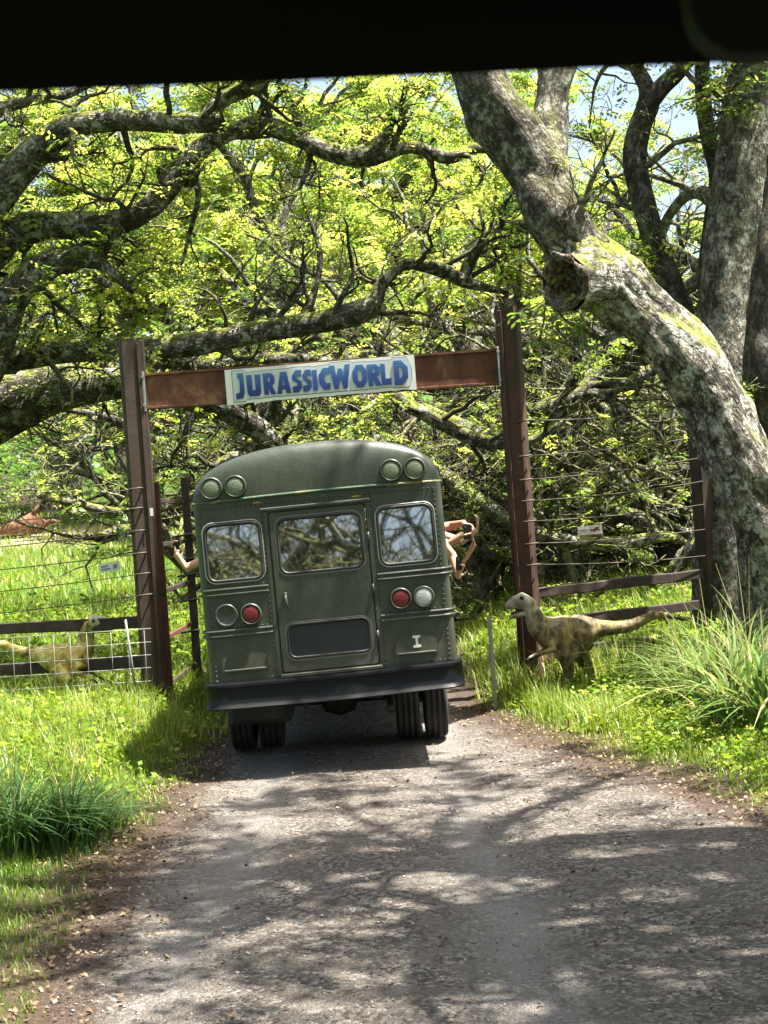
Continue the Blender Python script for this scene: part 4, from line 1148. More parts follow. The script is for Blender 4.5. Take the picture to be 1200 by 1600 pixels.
class Tubes:
    def __init__(self):
        self.V, self.F, self.B, self.T, self.n = [], [], [], [], 0
    def add(self, path, rad, sides, rough=0.0, seed=0.0, cap=False):
        path = np.asarray(path, dtype=float); rad = np.asarray(rad, dtype=float)
        m = len(path)
        tan = np.gradient(path, axis=0)
        tan /= np.linalg.norm(tan, axis=1, keepdims=True) + 1e-9
        mt = np.abs(tan).max(0)
        ref = np.zeros(3); ref[int(np.argmin(mt))] = 1.0
        a = np.cross(tan, ref); a /= np.linalg.norm(a, axis=1, keepdims=True) + 1e-9
        b = np.cross(a, tan)
        th = np.arange(sides) * (2 * math.pi / sides)
        L = np.concatenate([[0], np.cumsum(np.linalg.norm(np.diff(path, axis=0), axis=1))])
        r = np.repeat(rad[:, None], sides, 1)
        if rough > 0:
            for i in range(m):
                for k in range(sides):
                    c, s = math.cos(th[k]), math.sin(th[k]); q = rad[i]
                    v = Vector((q * c * 2.2 + seed, q * s * 2.2, L[i] * 1.1))
                    lo = mnoise.noise(v)
                    v2 = Vector((q * c * 11 + seed, q * s * 11, L[i] * 2.6))
                    hi = mnoise.noise(v2)
                    fi = -abs(mnoise.noise(Vector((q * c * 8 + seed, q * s * 8, L[i] * 1.4)))) 
                    r[i, k] = q * (1 + rough * 0.9 * lo) + rough * (0.10 * hi + 0.14 * fi) * min(1.0, q * 3)
        V = path[:, None, :] + r[..., None] * (np.cos(th)[None, :, None] * a[:, None, :] + np.sin(th)[None, :, None] * b[:, None, :])
        B = np.stack([r * np.cos(th)[None], r * np.sin(th)[None], np.repeat(L[:, None] + seed, sides, 1)], -1)
        i = (np.arange((m - 1) * sides)).reshape(m - 1, sides)
        j = np.roll(i, -1, axis=1)
        F = np.stack([i, j, j + sides, i + sides], -1).reshape(-1, 4) + self.n
        self.V.append(V.reshape(-1, 3)); self.B.append(B.reshape(-1, 3)); self.F.append(F)
        self.n += m * sides
        # close the tip with a small cone
        tip = path[-1] + tan[-1] * rad[-1] * (0.3 if cap else 1.2)
        self.V.append(tip[None]); self.B.append(np.array([[0, 0, L[-1]]]))
        e = np.arange(sides)
        self.T.append(np.stack([self.n - sides + e, self.n - sides + (e + 1) % sides, np.full(sides, self.n)], -1))
        self.n += 1
    def mesh(self, name):
        return mesh_from(name, np.concatenate(self.V), [np.concatenate(self.F), np.concatenate(self.T)], {'bark': np.concatenate(self.B)}, True)

SIDES = {1: 9, 2: 6, 3: 4, 4: 3}
NSEG = {1: 13, 2: 9, 3: 6, 4: 4}
UPB = {1: 0.02, 2: 0.03, 3: 0.05, 4: 0.05}
def grow(T, tips, p, d, L, r, lvl, rng, wig=0.26, kids=(7, 5, 4), droop=0.0, leafy=1.0, zmin=-9.0, zleaf=-9.0):
    n = NSEG[lvl]
    P = [p.copy()]; D = [d.copy()]
    st = L / n
    q = p.copy(); d = d.copy()
    for i in range(n):
        d = d + Vector((rng.gauss(0, wig), rng.gauss(0, wig), rng.gauss(0, wig * 0.8) + UPB[lvl] - droop - (0.05 if (lvl == 1 and d.z > 0.45) else 0)))
        if q.z < zmin + 0.6: d.z += 0.35
        d.normalize()
        q = q + d * st
        P.append(q.copy()); D.append(d.copy())
    rad = [max(0.006, r * (1 - 0.78 * (i / n) ** 0.9) * rng.uniform(0.9, 1.1)) for i in range(n + 1)]
    T.add([v[:] for v in P], rad, SIDES[lvl], seed=rng.uniform(0, 50))
    if lvl == 4 or (lvl == 3 and rng.random() < 0.5):
        if rng.random() < leafy * (1.0 if P[-1].z > zleaf else 0.04) and P[-1].z > zmin:
            tips.append(P[-1][:])
            if rng.random() < 0.4: tips.append(P[n // 2][:])
    if lvl < 4:
        nk = kids[lvl - 1]
        for k in range(nk):
            t = 0.28 + 0.72 * (k + rng.uniform(0.2, 0.9)) / nk
            i = min(n, max(1, int(t * n)))
            ax = D[i].orthogonal(); ax.rotate(Matrix.Rotation(rng.uniform(0, 6.283), 3, D[i]))
            c = D[i].copy(); c.rotate(Matrix.Rotation(R(rng.uniform(30, 75)), 3, ax))
            c.z = c.z * 0.75 + 0.18
            c.normalize()
            grow(T, tips, P[i], c, L * rng.uniform(0.34, 0.56) * (1.1 - 0.35 * t), rad[i] * rng.uniform(0.5, 0.68), lvl + 1, rng, wig, kids, droop, leafy, zmin, zleaf)

def leaf_mesh(name, tips, k, spread, size, seed, base=0.5, var=0.3):
    g = np.random.default_rng(seed)
    tips = np.asarray(tips, dtype=float)
    n = len(tips) * k
    c = np.repeat(tips, k, 0) + g.normal(0, 1, (n, 3)) * np.array(spread)
    tint = np.repeat(g.normal(base, var, len(tips)), k) + g.normal(0, 0.14, n)
    nr = np.stack([g.normal(0, 0.55, n), g.normal(0, 0.55, n), np.ones(n)], -1); nr /= np.linalg.norm(nr, axis=1, keepdims=True)
    az = g.uniform(0, 2 * np.pi, n)
    d = np.stack([np.cos(az), np.sin(az), g.normal(-0.15, 0.3, n)], -1)
    d -= nr * (d * nr).sum(1, keepdims=True); d /= np.linalg.norm(d, axis=1, keepdims=True)
    s = np.cross(nr, d)
    L = size * g.uniform(0.6, 1.35, n)[:, None]
    w = L * g.uniform(0.28, 0.42, n)[:, None]
    V = np.stack([c - d * L * 0.5, c + s * w - d * L * 0.02 - nr * L * 0.08, c + d * L * 0.5 - nr * L * 0.05, c - s * w - d * L * 0.02 - nr * L * 0.08], 1).reshape(-1, 3)
    F = np.arange(n * 4).reshape(n, 4)
    return mesh_from(name, V, F, {'tint': np.repeat(np.clip(tint, 0, 1), 4)}, False)

def frond_mesh(name, tips, m, nl, L, size, seed, base=0.5, var=0.3, jit=0.12):
    """pinnate sprays: m fronds from every twig tip, nl leaflets in two rows on each"""
    g = np.random.default_rng(seed)
    tips = np.asarray(tips, dtype=float)
    T_ = np.repeat(tips, m, 0)
    tt = np.repeat(g.normal(base, var, len(tips)), m) + g.normal(0, 0.12, len(T_))
    T_ = T_ + g.normal(0, 1, T_.shape) * np.array([jit, jit, jit * 0.7])
    n = len(T_)
    az = g.uniform(0, 2 * np.pi, n)
    ax = np.stack([np.cos(az), np.sin(az), g.normal(-0.12, 0.30, n)], -1); ax /= np.linalg.norm(ax, axis=1, keepdims=True)
    nr = np.stack([g.normal(0, 0.35, n), g.normal(0, 0.35, n), np.ones(n)], -1)
    nr -= ax * (nr * ax).sum(1, keepdims=True); nr /= np.linalg.norm(nr, axis=1, keepdims=True)
    sd = np.cross(nr, ax)
    LL = L * g.uniform(0.6, 1.3, n)
    k = np.arange(nl); t = (k // 2 + 0.6) / (nl / 2); sg = np.where(k % 2 == 0, 1.0, -1.0)
    sz = size * (1 - 0.45 * np.abs(t - 0.45) * 2)[None, :] * g.uniform(0.75, 1.25, (n, nl))
    ln = (sd[:, None, :] * sg[None, :, None] + ax[:, None, :] * 0.45 - nr[:, None, :] * 0.18) 
    ln = ln + g.normal(0, 0.18, ln.shape); ln /= np.linalg.norm(ln, axis=2, keepdims=True)
    nn = nr[:, None, :] + g.normal(0, 0.28, (n, nl, 3))
    wd = np.cross(ln, nn); wd /= np.linalg.norm(wd, axis=2, keepdims=True)
    b0 = T_[:, None, :] + ax[:, None, :] * (t[None, :] * LL[:, None])[..., None] - nr[:, None, :] * (0.25 * LL[:, None] * t[None, :] ** 2)[..., None]
    S = sz[..., None]
    V = np.stack([b0, b0 + ln * S * 0.5 + wd * S * 0.27, b0 + ln * S, b0 + ln * S * 0.5 - wd * S * 0.27], 2).reshape(-1, 3)
    tint = np.clip(tt[:, None] + g.normal(0, 0.09, (n, nl)), 0, 1)
    return mesh_from(name, V, np.arange(n * nl * 4).reshape(-1, 4), {'tint': np.repeat(tint.ravel(), 4)}, False)

def gen_tree(seed, R0=7.5, trunk_h=2.6, r0=0.5, nl=6, elev=48, leafy=1.0, kids=(7, 5, 4), lean=0.25, zmin=-9.0, zleaf=-9.0, wig=0.24):
    rng = random.Random(seed)
    T = Tubes(); TR = Tubes(); tips = []
    top = Vector((rng.uniform(-lean, lean), rng.uniform(-lean, lean), trunk_h))
    P = catmull([(0, 0, -0.3), (0.05, 0, 0.3), (top.x * 0.3, top.y * 0.6, trunk_h * 0.5), top[:], (top.x * 1.2, top.y * 1.2, trunk_h + 0.5)], 16)
    rad = np.interp(np.linspace(0, 1, 16), [0, 0.12, 0.3, 0.8, 1.0], [r0 * 1.7, r0 * 1.25, r0, r0 * 1.02, r0 * 0.6])
    TR.add(P, rad, 14, rough=0.10, seed=seed)
    for k in range(nl):
        az = 6.283 * (k + rng.uniform(-0.3, 0.3)) / nl
        el = R(rng.uniform(elev - 18, elev + 18))
        d = Vector((math.cos(az) * math.cos(el), math.sin(az) * math.cos(el), math.sin(el)))
        grow(T, tips, top + Vector((0, 0, rng.uniform(-0.6, 0.2))), d, R0 * rng.uniform(0.95, 1.25), r0 * rng.uniform(0.5, 0.7), 1, rng, wig, kids, 0.0, leafy, zmin, zleaf)
    return TR, T, tips

def make_proto(seed, leaf_k, size, spread, bark, leafm, **kw):
    TR, T, tips = gen_tree(seed, **kw)
    root = bpy.data.objects.new('spreading_tree', None)
    mobj('trunk', TR.mesh('trunk'), bark, root); mobj('branches', T.mesh('branches'), bark, root)['kind'] = 'stuff'
    mobj('crown', frond_mesh('crown', tips, leaf_k, 10, spread, size, seed + 100, 0.64, 0.24), leafm, root)
    return root
def plant(proto, x, y, sc, rz, label, group, fresh=False, crown=True):
    r = proto
    if not fresh:
        r = bpy.data.objects.new('spreading_tree', None)
        for ch in proto.children:
            if not crown and ch.name.startswith('crown'): continue
            c = ch.copy(); COL.objects.link(c); c.parent = r
    COL.objects.link(r)
    r.location = (x, y, gzf(x, y)); r.scale = (sc, sc, sc); r.rotation_euler = (0, 0, rz)
    tag(r, label, 'tree', group)
    return r
protos = [make_proto(11, 8, 0.155, 0.42, M['bark'], M['leaf_far'], trunk_h=3.0, R0=8.2, zleaf=5.2, leafy=0.95),
          make_proto(23, 8, 0.155, 0.42, M['bark_lit'], M['leaf_far'], elev=44, trunk_h=3.2, R0=8.2, zleaf=5.2, leafy=0.95),
          make_proto(37, 8, 0.155, 0.44, M['bark'], M['leaf_far'], nl=7, elev=54, trunk_h=3.0, R0=8.0, zleaf=5.2, leafy=0.9),
          make_proto(41, 3, 0.14, 0.40, M['bark_lit'], M['leaf_far'], trunk_h=1.2, elev=22, R0=5.5, r0=0.30, leafy=0.08),
          make_proto(59, 3, 0.14, 0.40, M['bark'], M['leaf_far'], trunk_h=2.2, elev=26, R0=8.0, r0=0.55, nl=9, leafy=0.07, kids=(7, 6, 4), wig=0.36)]
sparse = [make_proto(53, 3, 0.20, 0.5, M['bark'], M['leaf'], leafy=0.26, trunk_h=5.2, R0=8.0, elev=40, zmin=6.0),
          make_proto(67, 3, 0.22, 0.55, M['bark'], M['leaf'], leafy=0.24, trunk_h=7.0, R0=9.0, elev=34, nl=6, zmin=8.0)]
BG = [(1, 4.5, 40, 1.15, 'pale-barked spreading tree directly beyond the gate opening'),
      (0, 18.0, 41, 1.15, 'spreading tree behind the right fence'), (2, -16.5, 40, 1.2, 'spreading tree at the far left beyond the meadow'),
      (3, 7.6, 32, 0.85, 'low crooked tree just behind the right fence'), (3, -9.0, 53, 0.9, 'low crooked tree in the meadow beyond the left fence'), (3, 1.8, 30, 0.8, 'low crooked tree just right of the bus beyond the gate')]
FAR = [(2, -2.5, 53, 1.4), (0, 10.5, 57, 1.05), (1, -12.5, 60, 1.5), (2, 3, 66, 1.5), (0, -6, 70, 1.6), (1, 19, 66, 1.0), (2, -20, 64, 1.5), (0, 13, 84, 1.2), (1, -14, 86, 1.8), (2, 0, 92, 1.8)]
fresh = [True] * 5
for k, (p, x, y, s, lab) in enumerate(BG):
    plant(protos[p], x, y, s, k * 1.7, lab, 'trees beyond the gate', fresh[p], True); fresh[p] = False
for k, (p, x, y, s) in enumerate(FAR):
    plant(protos[p], x, y, s, k * 2.3 + 0.4, 'spreading tree in the leafy wood far beyond the gate', 'far trees of the wood')
OVER = [(0, 5.8, 0.0, 1.0, 0.5), (0, -5.8, 0.0, 1.0, 2.0), (1, 7.2, 5.5, 1.0, 4.0), (1, 5.4, 9.6, 0.95, 5.2), (1, -7.6, 3.5, 1.0, 0.7), (0, 3.5, -22, 1.2, 1.0)]
BACK = [(-5.6, -14.5, 1.6, 2.7), (1.6, -14, 1.6, 5.6), (-2.6, -18, 1.8, 1.9), (-3.5, -14, 1.25, 0.3), (2.6, -15, 1.3, 2.2), (8, -17, 1.3, 4.0), (-9, -19, 1.4, 5.0), (-0.5, -24, 1.6, 1.4)]
fs = [True, True]
for k, (p, x, y, s, rz) in enumerate(OVER):
    plant(sparse[p], x, y, s, rz, 'spreading tree beside the viewpoint whose branches shade the near track', 'trees shading the near track', fs[p]); fs[p] = False

BARE = [(3, -1.2, 33, 0.85, 2.9, False, 'bare low crooked tree straight behind the bus roof'), (3, 4.2, 33, 0.95, 3.6, False, 'bare low crooked tree in the gap right of the bus'), (3, 7.5, 41, 1.0, 0.1, False, 'bare low crooked tree far behind the right fence'),
        (4, -0.6, 32.0, 0.85, 0.6, True, 'gnarled many-limbed tree behind the sign, left of centre'), (4, 8.8, 28.5, 0.95, 2.1, False, 'gnarled many-limbed tree behind the right fence post'), (4, 1.6, 37, 1.1, 4.1, True, 'gnarled many-limbed tree deep behind the gate centre'), (4, 6.4, 34, 0.95, 1.0, False, 'gnarled many-limbed tree seen through the right fence wires'), (4, 3.5, 31, 0.75, 3.3, False, 'small gnarled bare tree just beyond the right gate post'), (4, -19.0, 44, 1.1, 5.0, True, 'gnarled many-limbed tree far left above the meadow')]
for k, (p, x, y, sc_, rz, cr_, lab) in enumerate(BARE):
    plant(protos[p], x, y, sc_, rz, lab, 'tangled trees beyond the gate', fresh[p], crown=cr_); fresh[p] = False
for k, (x, y, sc_, rz) in enumerate(BACK):
    plant(protos[3], x, y, sc_, rz, 'bare crooked tree behind the viewpoint, mirrored in the rear windows', 'trees mirrored in the windows', crown=False)

# hero trees: limbs traced as centre lines with their own distances
def limb_pts(L):
    P = np.array([W(x, y, d)[:] for x, y, d, w in L]); r = np.array([w * d / FPX / 2 for x, y, d, w in L])
    return P, r
def hero_limb(L, parent, mat, name='limb', sides=18, rough=0.16, step=0.09, seed=0.0, cap=False):
    P, r = limb_pts(L)
    Ln = np.linalg.norm(np.diff(P, axis=0), axis=1).sum()
    n = max(8, int(Ln / step))
    path = catmull(P, n)
    rad = catmull(np.stack([r, r, r], -1), n)[:, 0]
    T = Tubes(); T.add(path, np.maximum(rad, 0.008), sides, rough, seed, cap)
    mobj(name, T.mesh(name), mat, parent)
    return path, rad
def dress(path, rad, rng, T, tips, every=0.55, Lr=(1.0, 2.4), leafy=0.7, start=0.1, zup=0.25, lvl=2, rmax=0.055):
    seg = np.linalg.norm(np.diff(path, axis=0), axis=1)
    tot = seg.sum(); s = start * tot
    cum = np.concatenate([[0], np.cumsum(seg)])
    while s < tot:
        i = int(np.searchsorted(cum, s)); i = min(max(i, 1), len(path) - 2)
        t = Vector(path[i + 1] - path[i - 1]).normalized()
        ax = t.orthogonal(); ax.rotate(Matrix.Rotation(rng.uniform(0, 6.283), 3, t))
        d = t.copy(); d.rotate(Matrix.Rotation(R(rng.uniform(40, 90)), 3, ax)); d.z = d.z * 0.8 + zup; d.normalize()
        grow(T, tips, Vector(path[i]), d, rng.uniform(*Lr), min(rmax, rad[i] * 0.55), lvl, rng, 0.34, (7, 6, 4), 0.0, leafy)
        s += every * rng.uniform(0.5, 1.6)
def hero_tree(label, base, trunk, limbs, mat, seed, leafy=0.7, every=0.55, leaf_k=26, lsize=0.11, limb_mats=None, Lr=(1.0, 2.4), start=0.1, sides=26, rough=0.20):
    rng = random.Random(seed)
    root = thing('spreading_tree', label, 'tree', (0, 0, 0), 0, 'large trees framing the gate')
    T, tips = Tubes(), []
    pth, rd = hero_limb(trunk, root, mat, 'trunk', sides * 2, rough, 0.07, seed)
    dress(pth, rd, rng, T, tips, every, Lr, leafy, 0.55)
    for k, L in enumerate(limbs):
        m = (limb_mats or {}).get(k, mat)
        p, r = hero_limb(L, root, m, 'limb', sides if L[0][3] > 30 else 14, rough * 0.9, 0.08, seed + 3 + k, cap=(L[-1][3] > 24))
        dress(p, r, rng, T, tips, every, Lr, leafy, start)
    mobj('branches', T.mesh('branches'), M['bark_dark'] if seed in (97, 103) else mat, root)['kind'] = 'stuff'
    if tips:
        mobj('crown', frond_mesh('crown', tips, 3, 10, 0.34, lsize, seed, 0.6, 0.24), M['leaf'], root)
    return root

A = hero_tree('massive leaning grey trunk with a sawn-off limb at the right of the gate', None,
    [(1268, 1120, 17.6, 270), (1256, 1020, 17.65, 190), (1240, 940, 17.7, 150), (1222, 873, 17.75, 128), (1200, 807, 17.8, 116), (1172, 740, 17.85, 106), (1138, 673, 17.9, 101), (1103, 607, 17.95, 100), (1063, 545, 18.0, 102), (1020, 503, 18.05, 103), (976, 466, 18.1, 102), (925, 415, 18.15, 100), (886, 368, 18.2, 84), (872, 348, 18.22, 60)],
    [[(915, 405, 18.15, 84), (884, 364, 18.2, 92), (862, 325, 18.25, 88), (843, 280, 18.3, 88), (798, 210, 18.4, 92), (748, 116, 18.5, 82), (690, 20, 18.6, 80), (620, -110, 18.8, 76), (520, -260, 19.2, 62), (380, -400, 19.6, 46), (180, -500, 20, 22)],
     [(1290, 1110, 18.8, 190), (1275, 940, 18.8, 150), (1245, 760, 18.8, 112), (1226, 640, 18.8, 100), (1214, 500, 18.9, 92), (1224, 350, 19.0, 82), (1250, 200, 19.2, 72), (1300, 0, 19.5, 66), (1300, -250, 19.6, 50), (1180, -450, 19.6, 25)],  # second stem; its shade is put into the darker bark colour
     [(905, 400, 18.6, 60), (878, 330, 19.4, 58), (864, 250, 20.2, 60), (862, 180, 20.5, 60), (868, 100, 20.6, 60), (880, 0, 20.7, 58), (900, -150, 20.7, 48), (1000, -330, 20.7, 24)]],
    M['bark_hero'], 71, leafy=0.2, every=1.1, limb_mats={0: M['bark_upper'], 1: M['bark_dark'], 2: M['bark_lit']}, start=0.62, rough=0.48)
# sawn-off limb with a hollow end
P, r = limb_pts([(950, 440, 18.05, 92), (925, 436, 17.75, 92), (900, 438, 17.55, 84), (882, 441, 17.42, 88)])
T = Tubes(); q = catmull(P, 26); rad_s = np.interp(np.linspace(0, 1, 26), np.linspace(0, 1, 4), r); T.add(q[:-1], rad_s[:-1], 40, 0.30, 5.0)
V_, F_, B_ = np.concatenate(T.V)[:-1], np.concatenate(T.F), np.concatenate(T.B)[:-1]
mobj('sawn_limb', mesh_from('sawn_limb', V_, F_, {'bark': B_}, True), M['bark_hero'], A)
dv = Vector(q[-1] - q[-5]).normalized(); cc = Vector(q[-2])
fa = dv.orthogonal().normalized(); fb = dv.cross(fa)
m = MB(); V = []; rr_ = float(rad_s[-2])
for ring, (rad_, dep) in enumerate(((1.0, -0.02), (1.05, 0.03), (0.90, 0.05), (0.74, 0.0), (0.66, -0.10), (0.5, -0.22), (0.2, -0.26))):
    for k in range(40):
        a = 6.283 * k / 40
        w_ = rad_ * rr_ * (1 + 0.10 * math.sin(3 * a + 0.4 * ring) + 0.05 * math.sin(8 * a + ring))
        V.append(cc + fa * (w_ * math.cos(a)) + fb * (w_ * math.sin(a)) + dv * (dep + 0.02 * math.sin(6 * a + ring)))
F = [(i * 40 + k, i * 40 + (k + 1) % 40, i * 40 + 40 + (k + 1) % 40, i * 40 + 40 + k) for i in range(6) for k in range(40)] + [tuple(240 + k for k in range(40))]
m.add(V, F).build('cut_end', M['rotten'], A, smooth=True)

hero_tree('mossy upright trunk with dark sinuous stems at the upper right edge', None,
    [(1165, 1040, 21, 170), (1150, 900, 21, 130), (1138, 700, 21, 105), (1130, 560, 21, 92), (1134, 480, 21, 86), (1146, 380, 21, 88), (1158, 280, 21, 90), (1172, 180, 21, 90), (1186, 90, 21, 88), (1200, -50, 21.2, 84), (1190, -250, 21.5, 66), (1120, -420, 22, 36)],
    [[(1105, 640, 21.2, 60), (1072, 520, 21.6, 46), (1045, 440, 21.7, 40), (1026, 390, 21.7, 38), (1006, 320, 21.7, 38), (992, 250, 21.7, 38), (1000, 200, 21.7, 36), (1014, 160, 21.7, 36), (1008, 130, 21.7, 26), (990, 95, 21.7, 24), (970, 20, 21.7, 22), (960, -100, 21.8, 12)],
     [(1013, 165, 21.65, 28), (1035, 135, 21.6, 28), (1062, 108, 21.5, 26), (1090, 60, 21.4, 22), (1130, -40, 21.3, 14)],
     [(1118, 520, 21.3, 34), (1104, 440, 21.6, 30), (1112, 350, 21.7, 28), (1120, 280, 21.7, 26), (1104, 200, 21.7, 24), (1097, 120, 21.7, 24), (1100, 20, 21.7, 20), (1080, -120, 21.7, 10)],
     [(1140, 330, 21.2, 40), (1090, 300, 22, 22), (1050, 330, 22.5, 16), (1000, 420, 23, 12), (960, 440, 23, 6)]],
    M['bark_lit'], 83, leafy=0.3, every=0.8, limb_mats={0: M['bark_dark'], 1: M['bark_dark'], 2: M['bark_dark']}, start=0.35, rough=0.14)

hero_tree('huge tree left of the track with long bare limbs arching across the top', None,
    [(-190, 1120, 22.23, 232.2), (-175, 980, 22.23, 172), (-160, 820, 22.23, 154.8), (-130, 680, 22.23, 154.8), (-95, 580, 22.12, 129), (-60, 500, 22.00, 94.6)],
    [[(-110, 600, 22.00, 94.6), (-60, 470, 21.89, 79.12), (-20, 392, 21.77, 67.08), (40, 358, 21.66, 53.32), (110, 350, 21.66, 43), (190, 345, 21.66, 39.56), (245, 312, 21.66, 36.12), (288, 258, 21.66, 34.4), (330, 220, 21.66, 31.82), (400, 196, 21.66, 29.24), (460, 212, 21.55, 29.24), (520, 238, 21.43, 30.96), (575, 246, 21.43, 29.24), (640, 230, 21.55, 24.08), (700, 246, 21.66, 20.64), (745, 232, 21.77, 15.48), (800, 246, 22.00, 7.74)],
     [(568, 247, 21.43, 25.8), (588, 232, 21.37, 22.36), (603, 212, 21.32, 17.2)],
     [(-90, 520, 21.77, 86), (-50, 380, 21.55, 72.24), (0, 300, 21.32, 60.2), (55, 238, 21.20, 49.88), (115, 198, 21.09, 39.56), (200, 188, 21.09, 32.68), (280, 193, 21.09, 34.4), (347, 189, 21.09, 34.4)],
     [(322, 190, 21.09, 29.24), (344, 158, 21.09, 27.52), (392, 134, 21.09, 29.24), (430, 100, 21.20, 29.24), (490, 30, 21.43, 24.08), (560, -80, 21.66, 12.04)],
     [(-70, 330, 21.32, 34.4), (-20, 190, 21.32, 24.08), (40, 158, 21.32, 18.92), (104, 148, 21.32, 13.76), (180, 110, 21.43, 7.74)],
     [(-100, 640, 21.89, 94.6), (-35, 590, 21.66, 65.36), (4, 510, 21.55, 56.76), (28, 450, 21.55, 51.6), (80, 412, 21.55, 43), (130, 402, 21.55, 34.4), (170, 420, 21.55, 18.92), (205, 455, 21.66, 10.32)],
     [(290, 262, 21.66, 25.8), (310, 300, 21.77, 10.32), (300, 350, 21.89, 8.6), (285, 410, 22.00, 5.16)]],
    M['bark'], 97, leafy=0.14, every=0.36, Lr=(0.8, 2.0), rough=0.24)

hero_tree('old tree behind the left gate post with thick low mossy limbs behind the sign', None,
    [(-210, 1060, 23, 193.6), (-195, 900, 23, 149.6), (-180, 780, 23, 140.8), (-150, 690, 23, 132), (-110, 640, 23, 96.8)],
    [[(-140, 680, 22.8, 88), (-60, 590, 22.6, 54.56), (0, 566, 22.4, 44), (100, 549, 22.3, 38.72), (220, 545, 22.2, 38.72), (320, 536, 22.2, 36.96), (400, 521, 22.2, 36.96), (500, 504, 22.2, 36.96), (570, 482, 22.2, 38.72), (596, 446, 22.2, 22.88), (632, 414, 22.2, 19.36), (684, 420, 22.3, 21.12), (732, 442, 22.4, 19.36), (790, 456, 22.6, 10.56)],
     [(722, 440, 22.4, 17.6), (738, 402, 22.5, 21.12), (762, 374, 22.6, 22), (800, 355, 22.8, 21.12), (850, 352, 23, 15.84)],
     [(-150, 740, 23, 105.6), (-60, 690, 23, 79.2), (0, 655, 23, 68.64), (100, 616, 23, 56.32), (200, 600, 23.2, 47.52), (300, 622, 23.5, 42.24), (380, 655, 23.8, 38.72), (440, 700, 24, 31.68), (520, 760, 24.3, 17.6)],
     [(-140, 700, 23.4, 96.8), (-40, 630, 23.6, 61.6), (60, 598, 24, 52.8), (160, 578, 24, 40.48), (250, 560, 24, 35.2), (340, 572, 24, 28.16), (450, 562, 24, 26.4), (560, 588, 24, 24.64), (650, 640, 24, 22.88), (740, 686, 24, 21.12), (820, 690, 24, 15.84), (880, 660, 24, 8.8)],
     [(380, 560, 24, 22.88), (420, 590, 24.4, 21.12), (430, 640, 25, 22.88), (400, 700, 25.5, 19.36)],
     [(470, 505, 22.2, 19.36), (490, 460, 22.4, 12.32), (500, 400, 22.5, 8.8), (480, 330, 22.6, 6.16)]],
    M['bark'], 103, leafy=0.10, every=0.4, Lr=(0.8, 1.9), rough=0.26)

hero_tree('gnarled tree behind the bus roof with mossy limbs spreading to the right', None,
    [(425, 960, 31, 80), (420, 840, 31, 66), (412, 740, 31, 62), (405, 680, 31, 52), (398, 640, 31, 40)],
    [[(410, 720, 31, 46), (470, 690, 30.5, 36), (540, 640, 30, 30), (610, 622, 29.5, 28), (690, 656, 29, 28), (780, 686, 28.5, 26), (850, 664, 28, 24), (900, 628, 28, 22), (960, 590, 28, 18), (1020, 590, 28, 10)],
     [(600, 700, 29, 20), (690, 742, 28.5, 26), (740, 776, 28, 26), (800, 816, 27.5, 26), (870, 842, 27, 22), (950, 850, 27, 22), (1040, 838, 27, 18), (1075, 850, 27, 8)],
     [(400, 690, 31, 40), (330, 640, 31, 34), (270, 650, 31, 26), (200, 690, 31, 16), (140, 700, 31, 8)],
     [(415, 800, 31, 30), (330, 770, 30, 20), (240, 796, 29, 17), (180, 800, 28.5, 15), (110, 786, 28, 13), (60, 776, 28, 8)],
     [(845, 668, 28, 20), (890, 700, 27.6, 14), (960, 740, 27.4, 12), (1010, 775, 27.2, 10), (1080, 800, 27, 6)],
     [(400, 660, 31, 34), (440, 590, 31.5, 26), (430, 500, 32, 22), (470, 440, 32, 18), (440, 360, 32, 12), (470, 280, 32, 8)]],
    M['bark_lit'], 131, leafy=0.08, every=0.42, Lr=(0.9, 2.2), rough=0.2, sides=14, leaf_k=24, lsize=0.13)

# distant woodland on the rising ground; canopy shade put into its dark leaf tint
g = np.random.default_rng(5)
n = 3200
az = g.uniform(-0.62, 0.62, n); rr_ = g.uniform(105, 190, n)
X, Y = rr_ * np.sin(az), rr_ * np.cos(az)
tipsF = np.stack([X, Y, gz(X, Y) + g.uniform(0.3, 7, n) * (0.6 + 0.4 * np.abs(wob(X * 0.1, Y * 0.1)))], -1)
wd = mobj('distant_woodland', leaf_mesh('distant_woodland', tipsF, 20, (1.2, 1.2, 0.6), 0.6, 9, 0.10, 0.22), M['leaf_far'])
tag(wd, 'dense green wood on the rising ground far behind', None, kind='stuff')

# ------------------------------------------------------------------ grass, weeds, litter
def blade_mesh(name, P, h, w, az, bend, seg, tint):
    n = len(P)
    lv = np.linspace(0, 1, seg + 1)
    d = np.stack([np.cos(az), np.sin(az), np.zeros(n)], -1)
    s = np.stack([-np.sin(az), np.cos(az), np.zeros(n)], -1)
    V = []
    for t in lv:
        c = P + d * (h * bend * t ** 2)[:, None]
        c[:, 2] += h * (t - 0.55 * bend * t ** 2.4)
        if t < 0.999:
            ww = (w * (1 - t) ** 0.6 * 0.5)[:, None]
            V += [c - s * ww, c + s * ww]
        else: V.append(c)
    k = len(V)
    V = np.stack(V, 1).reshape(-1, 3)
    b = np.arange(n)[:, None] * k
    Q = [np.concatenate([b + 2 * i, b + 2 * i + 1, b + 2 * i + 3, b + 2 * i + 2], 1) for i in range(seg - 1)]
    Tt = np.concatenate([b + 2 * seg - 2, b + 2 * seg - 1, b + 2 * seg], 1)
    return mesh_from(name, V, ([np.concatenate(Q)] if Q else []) + [Tt], {'tint': np.repeat(np.clip(tint, 0, 1), k)}, False)

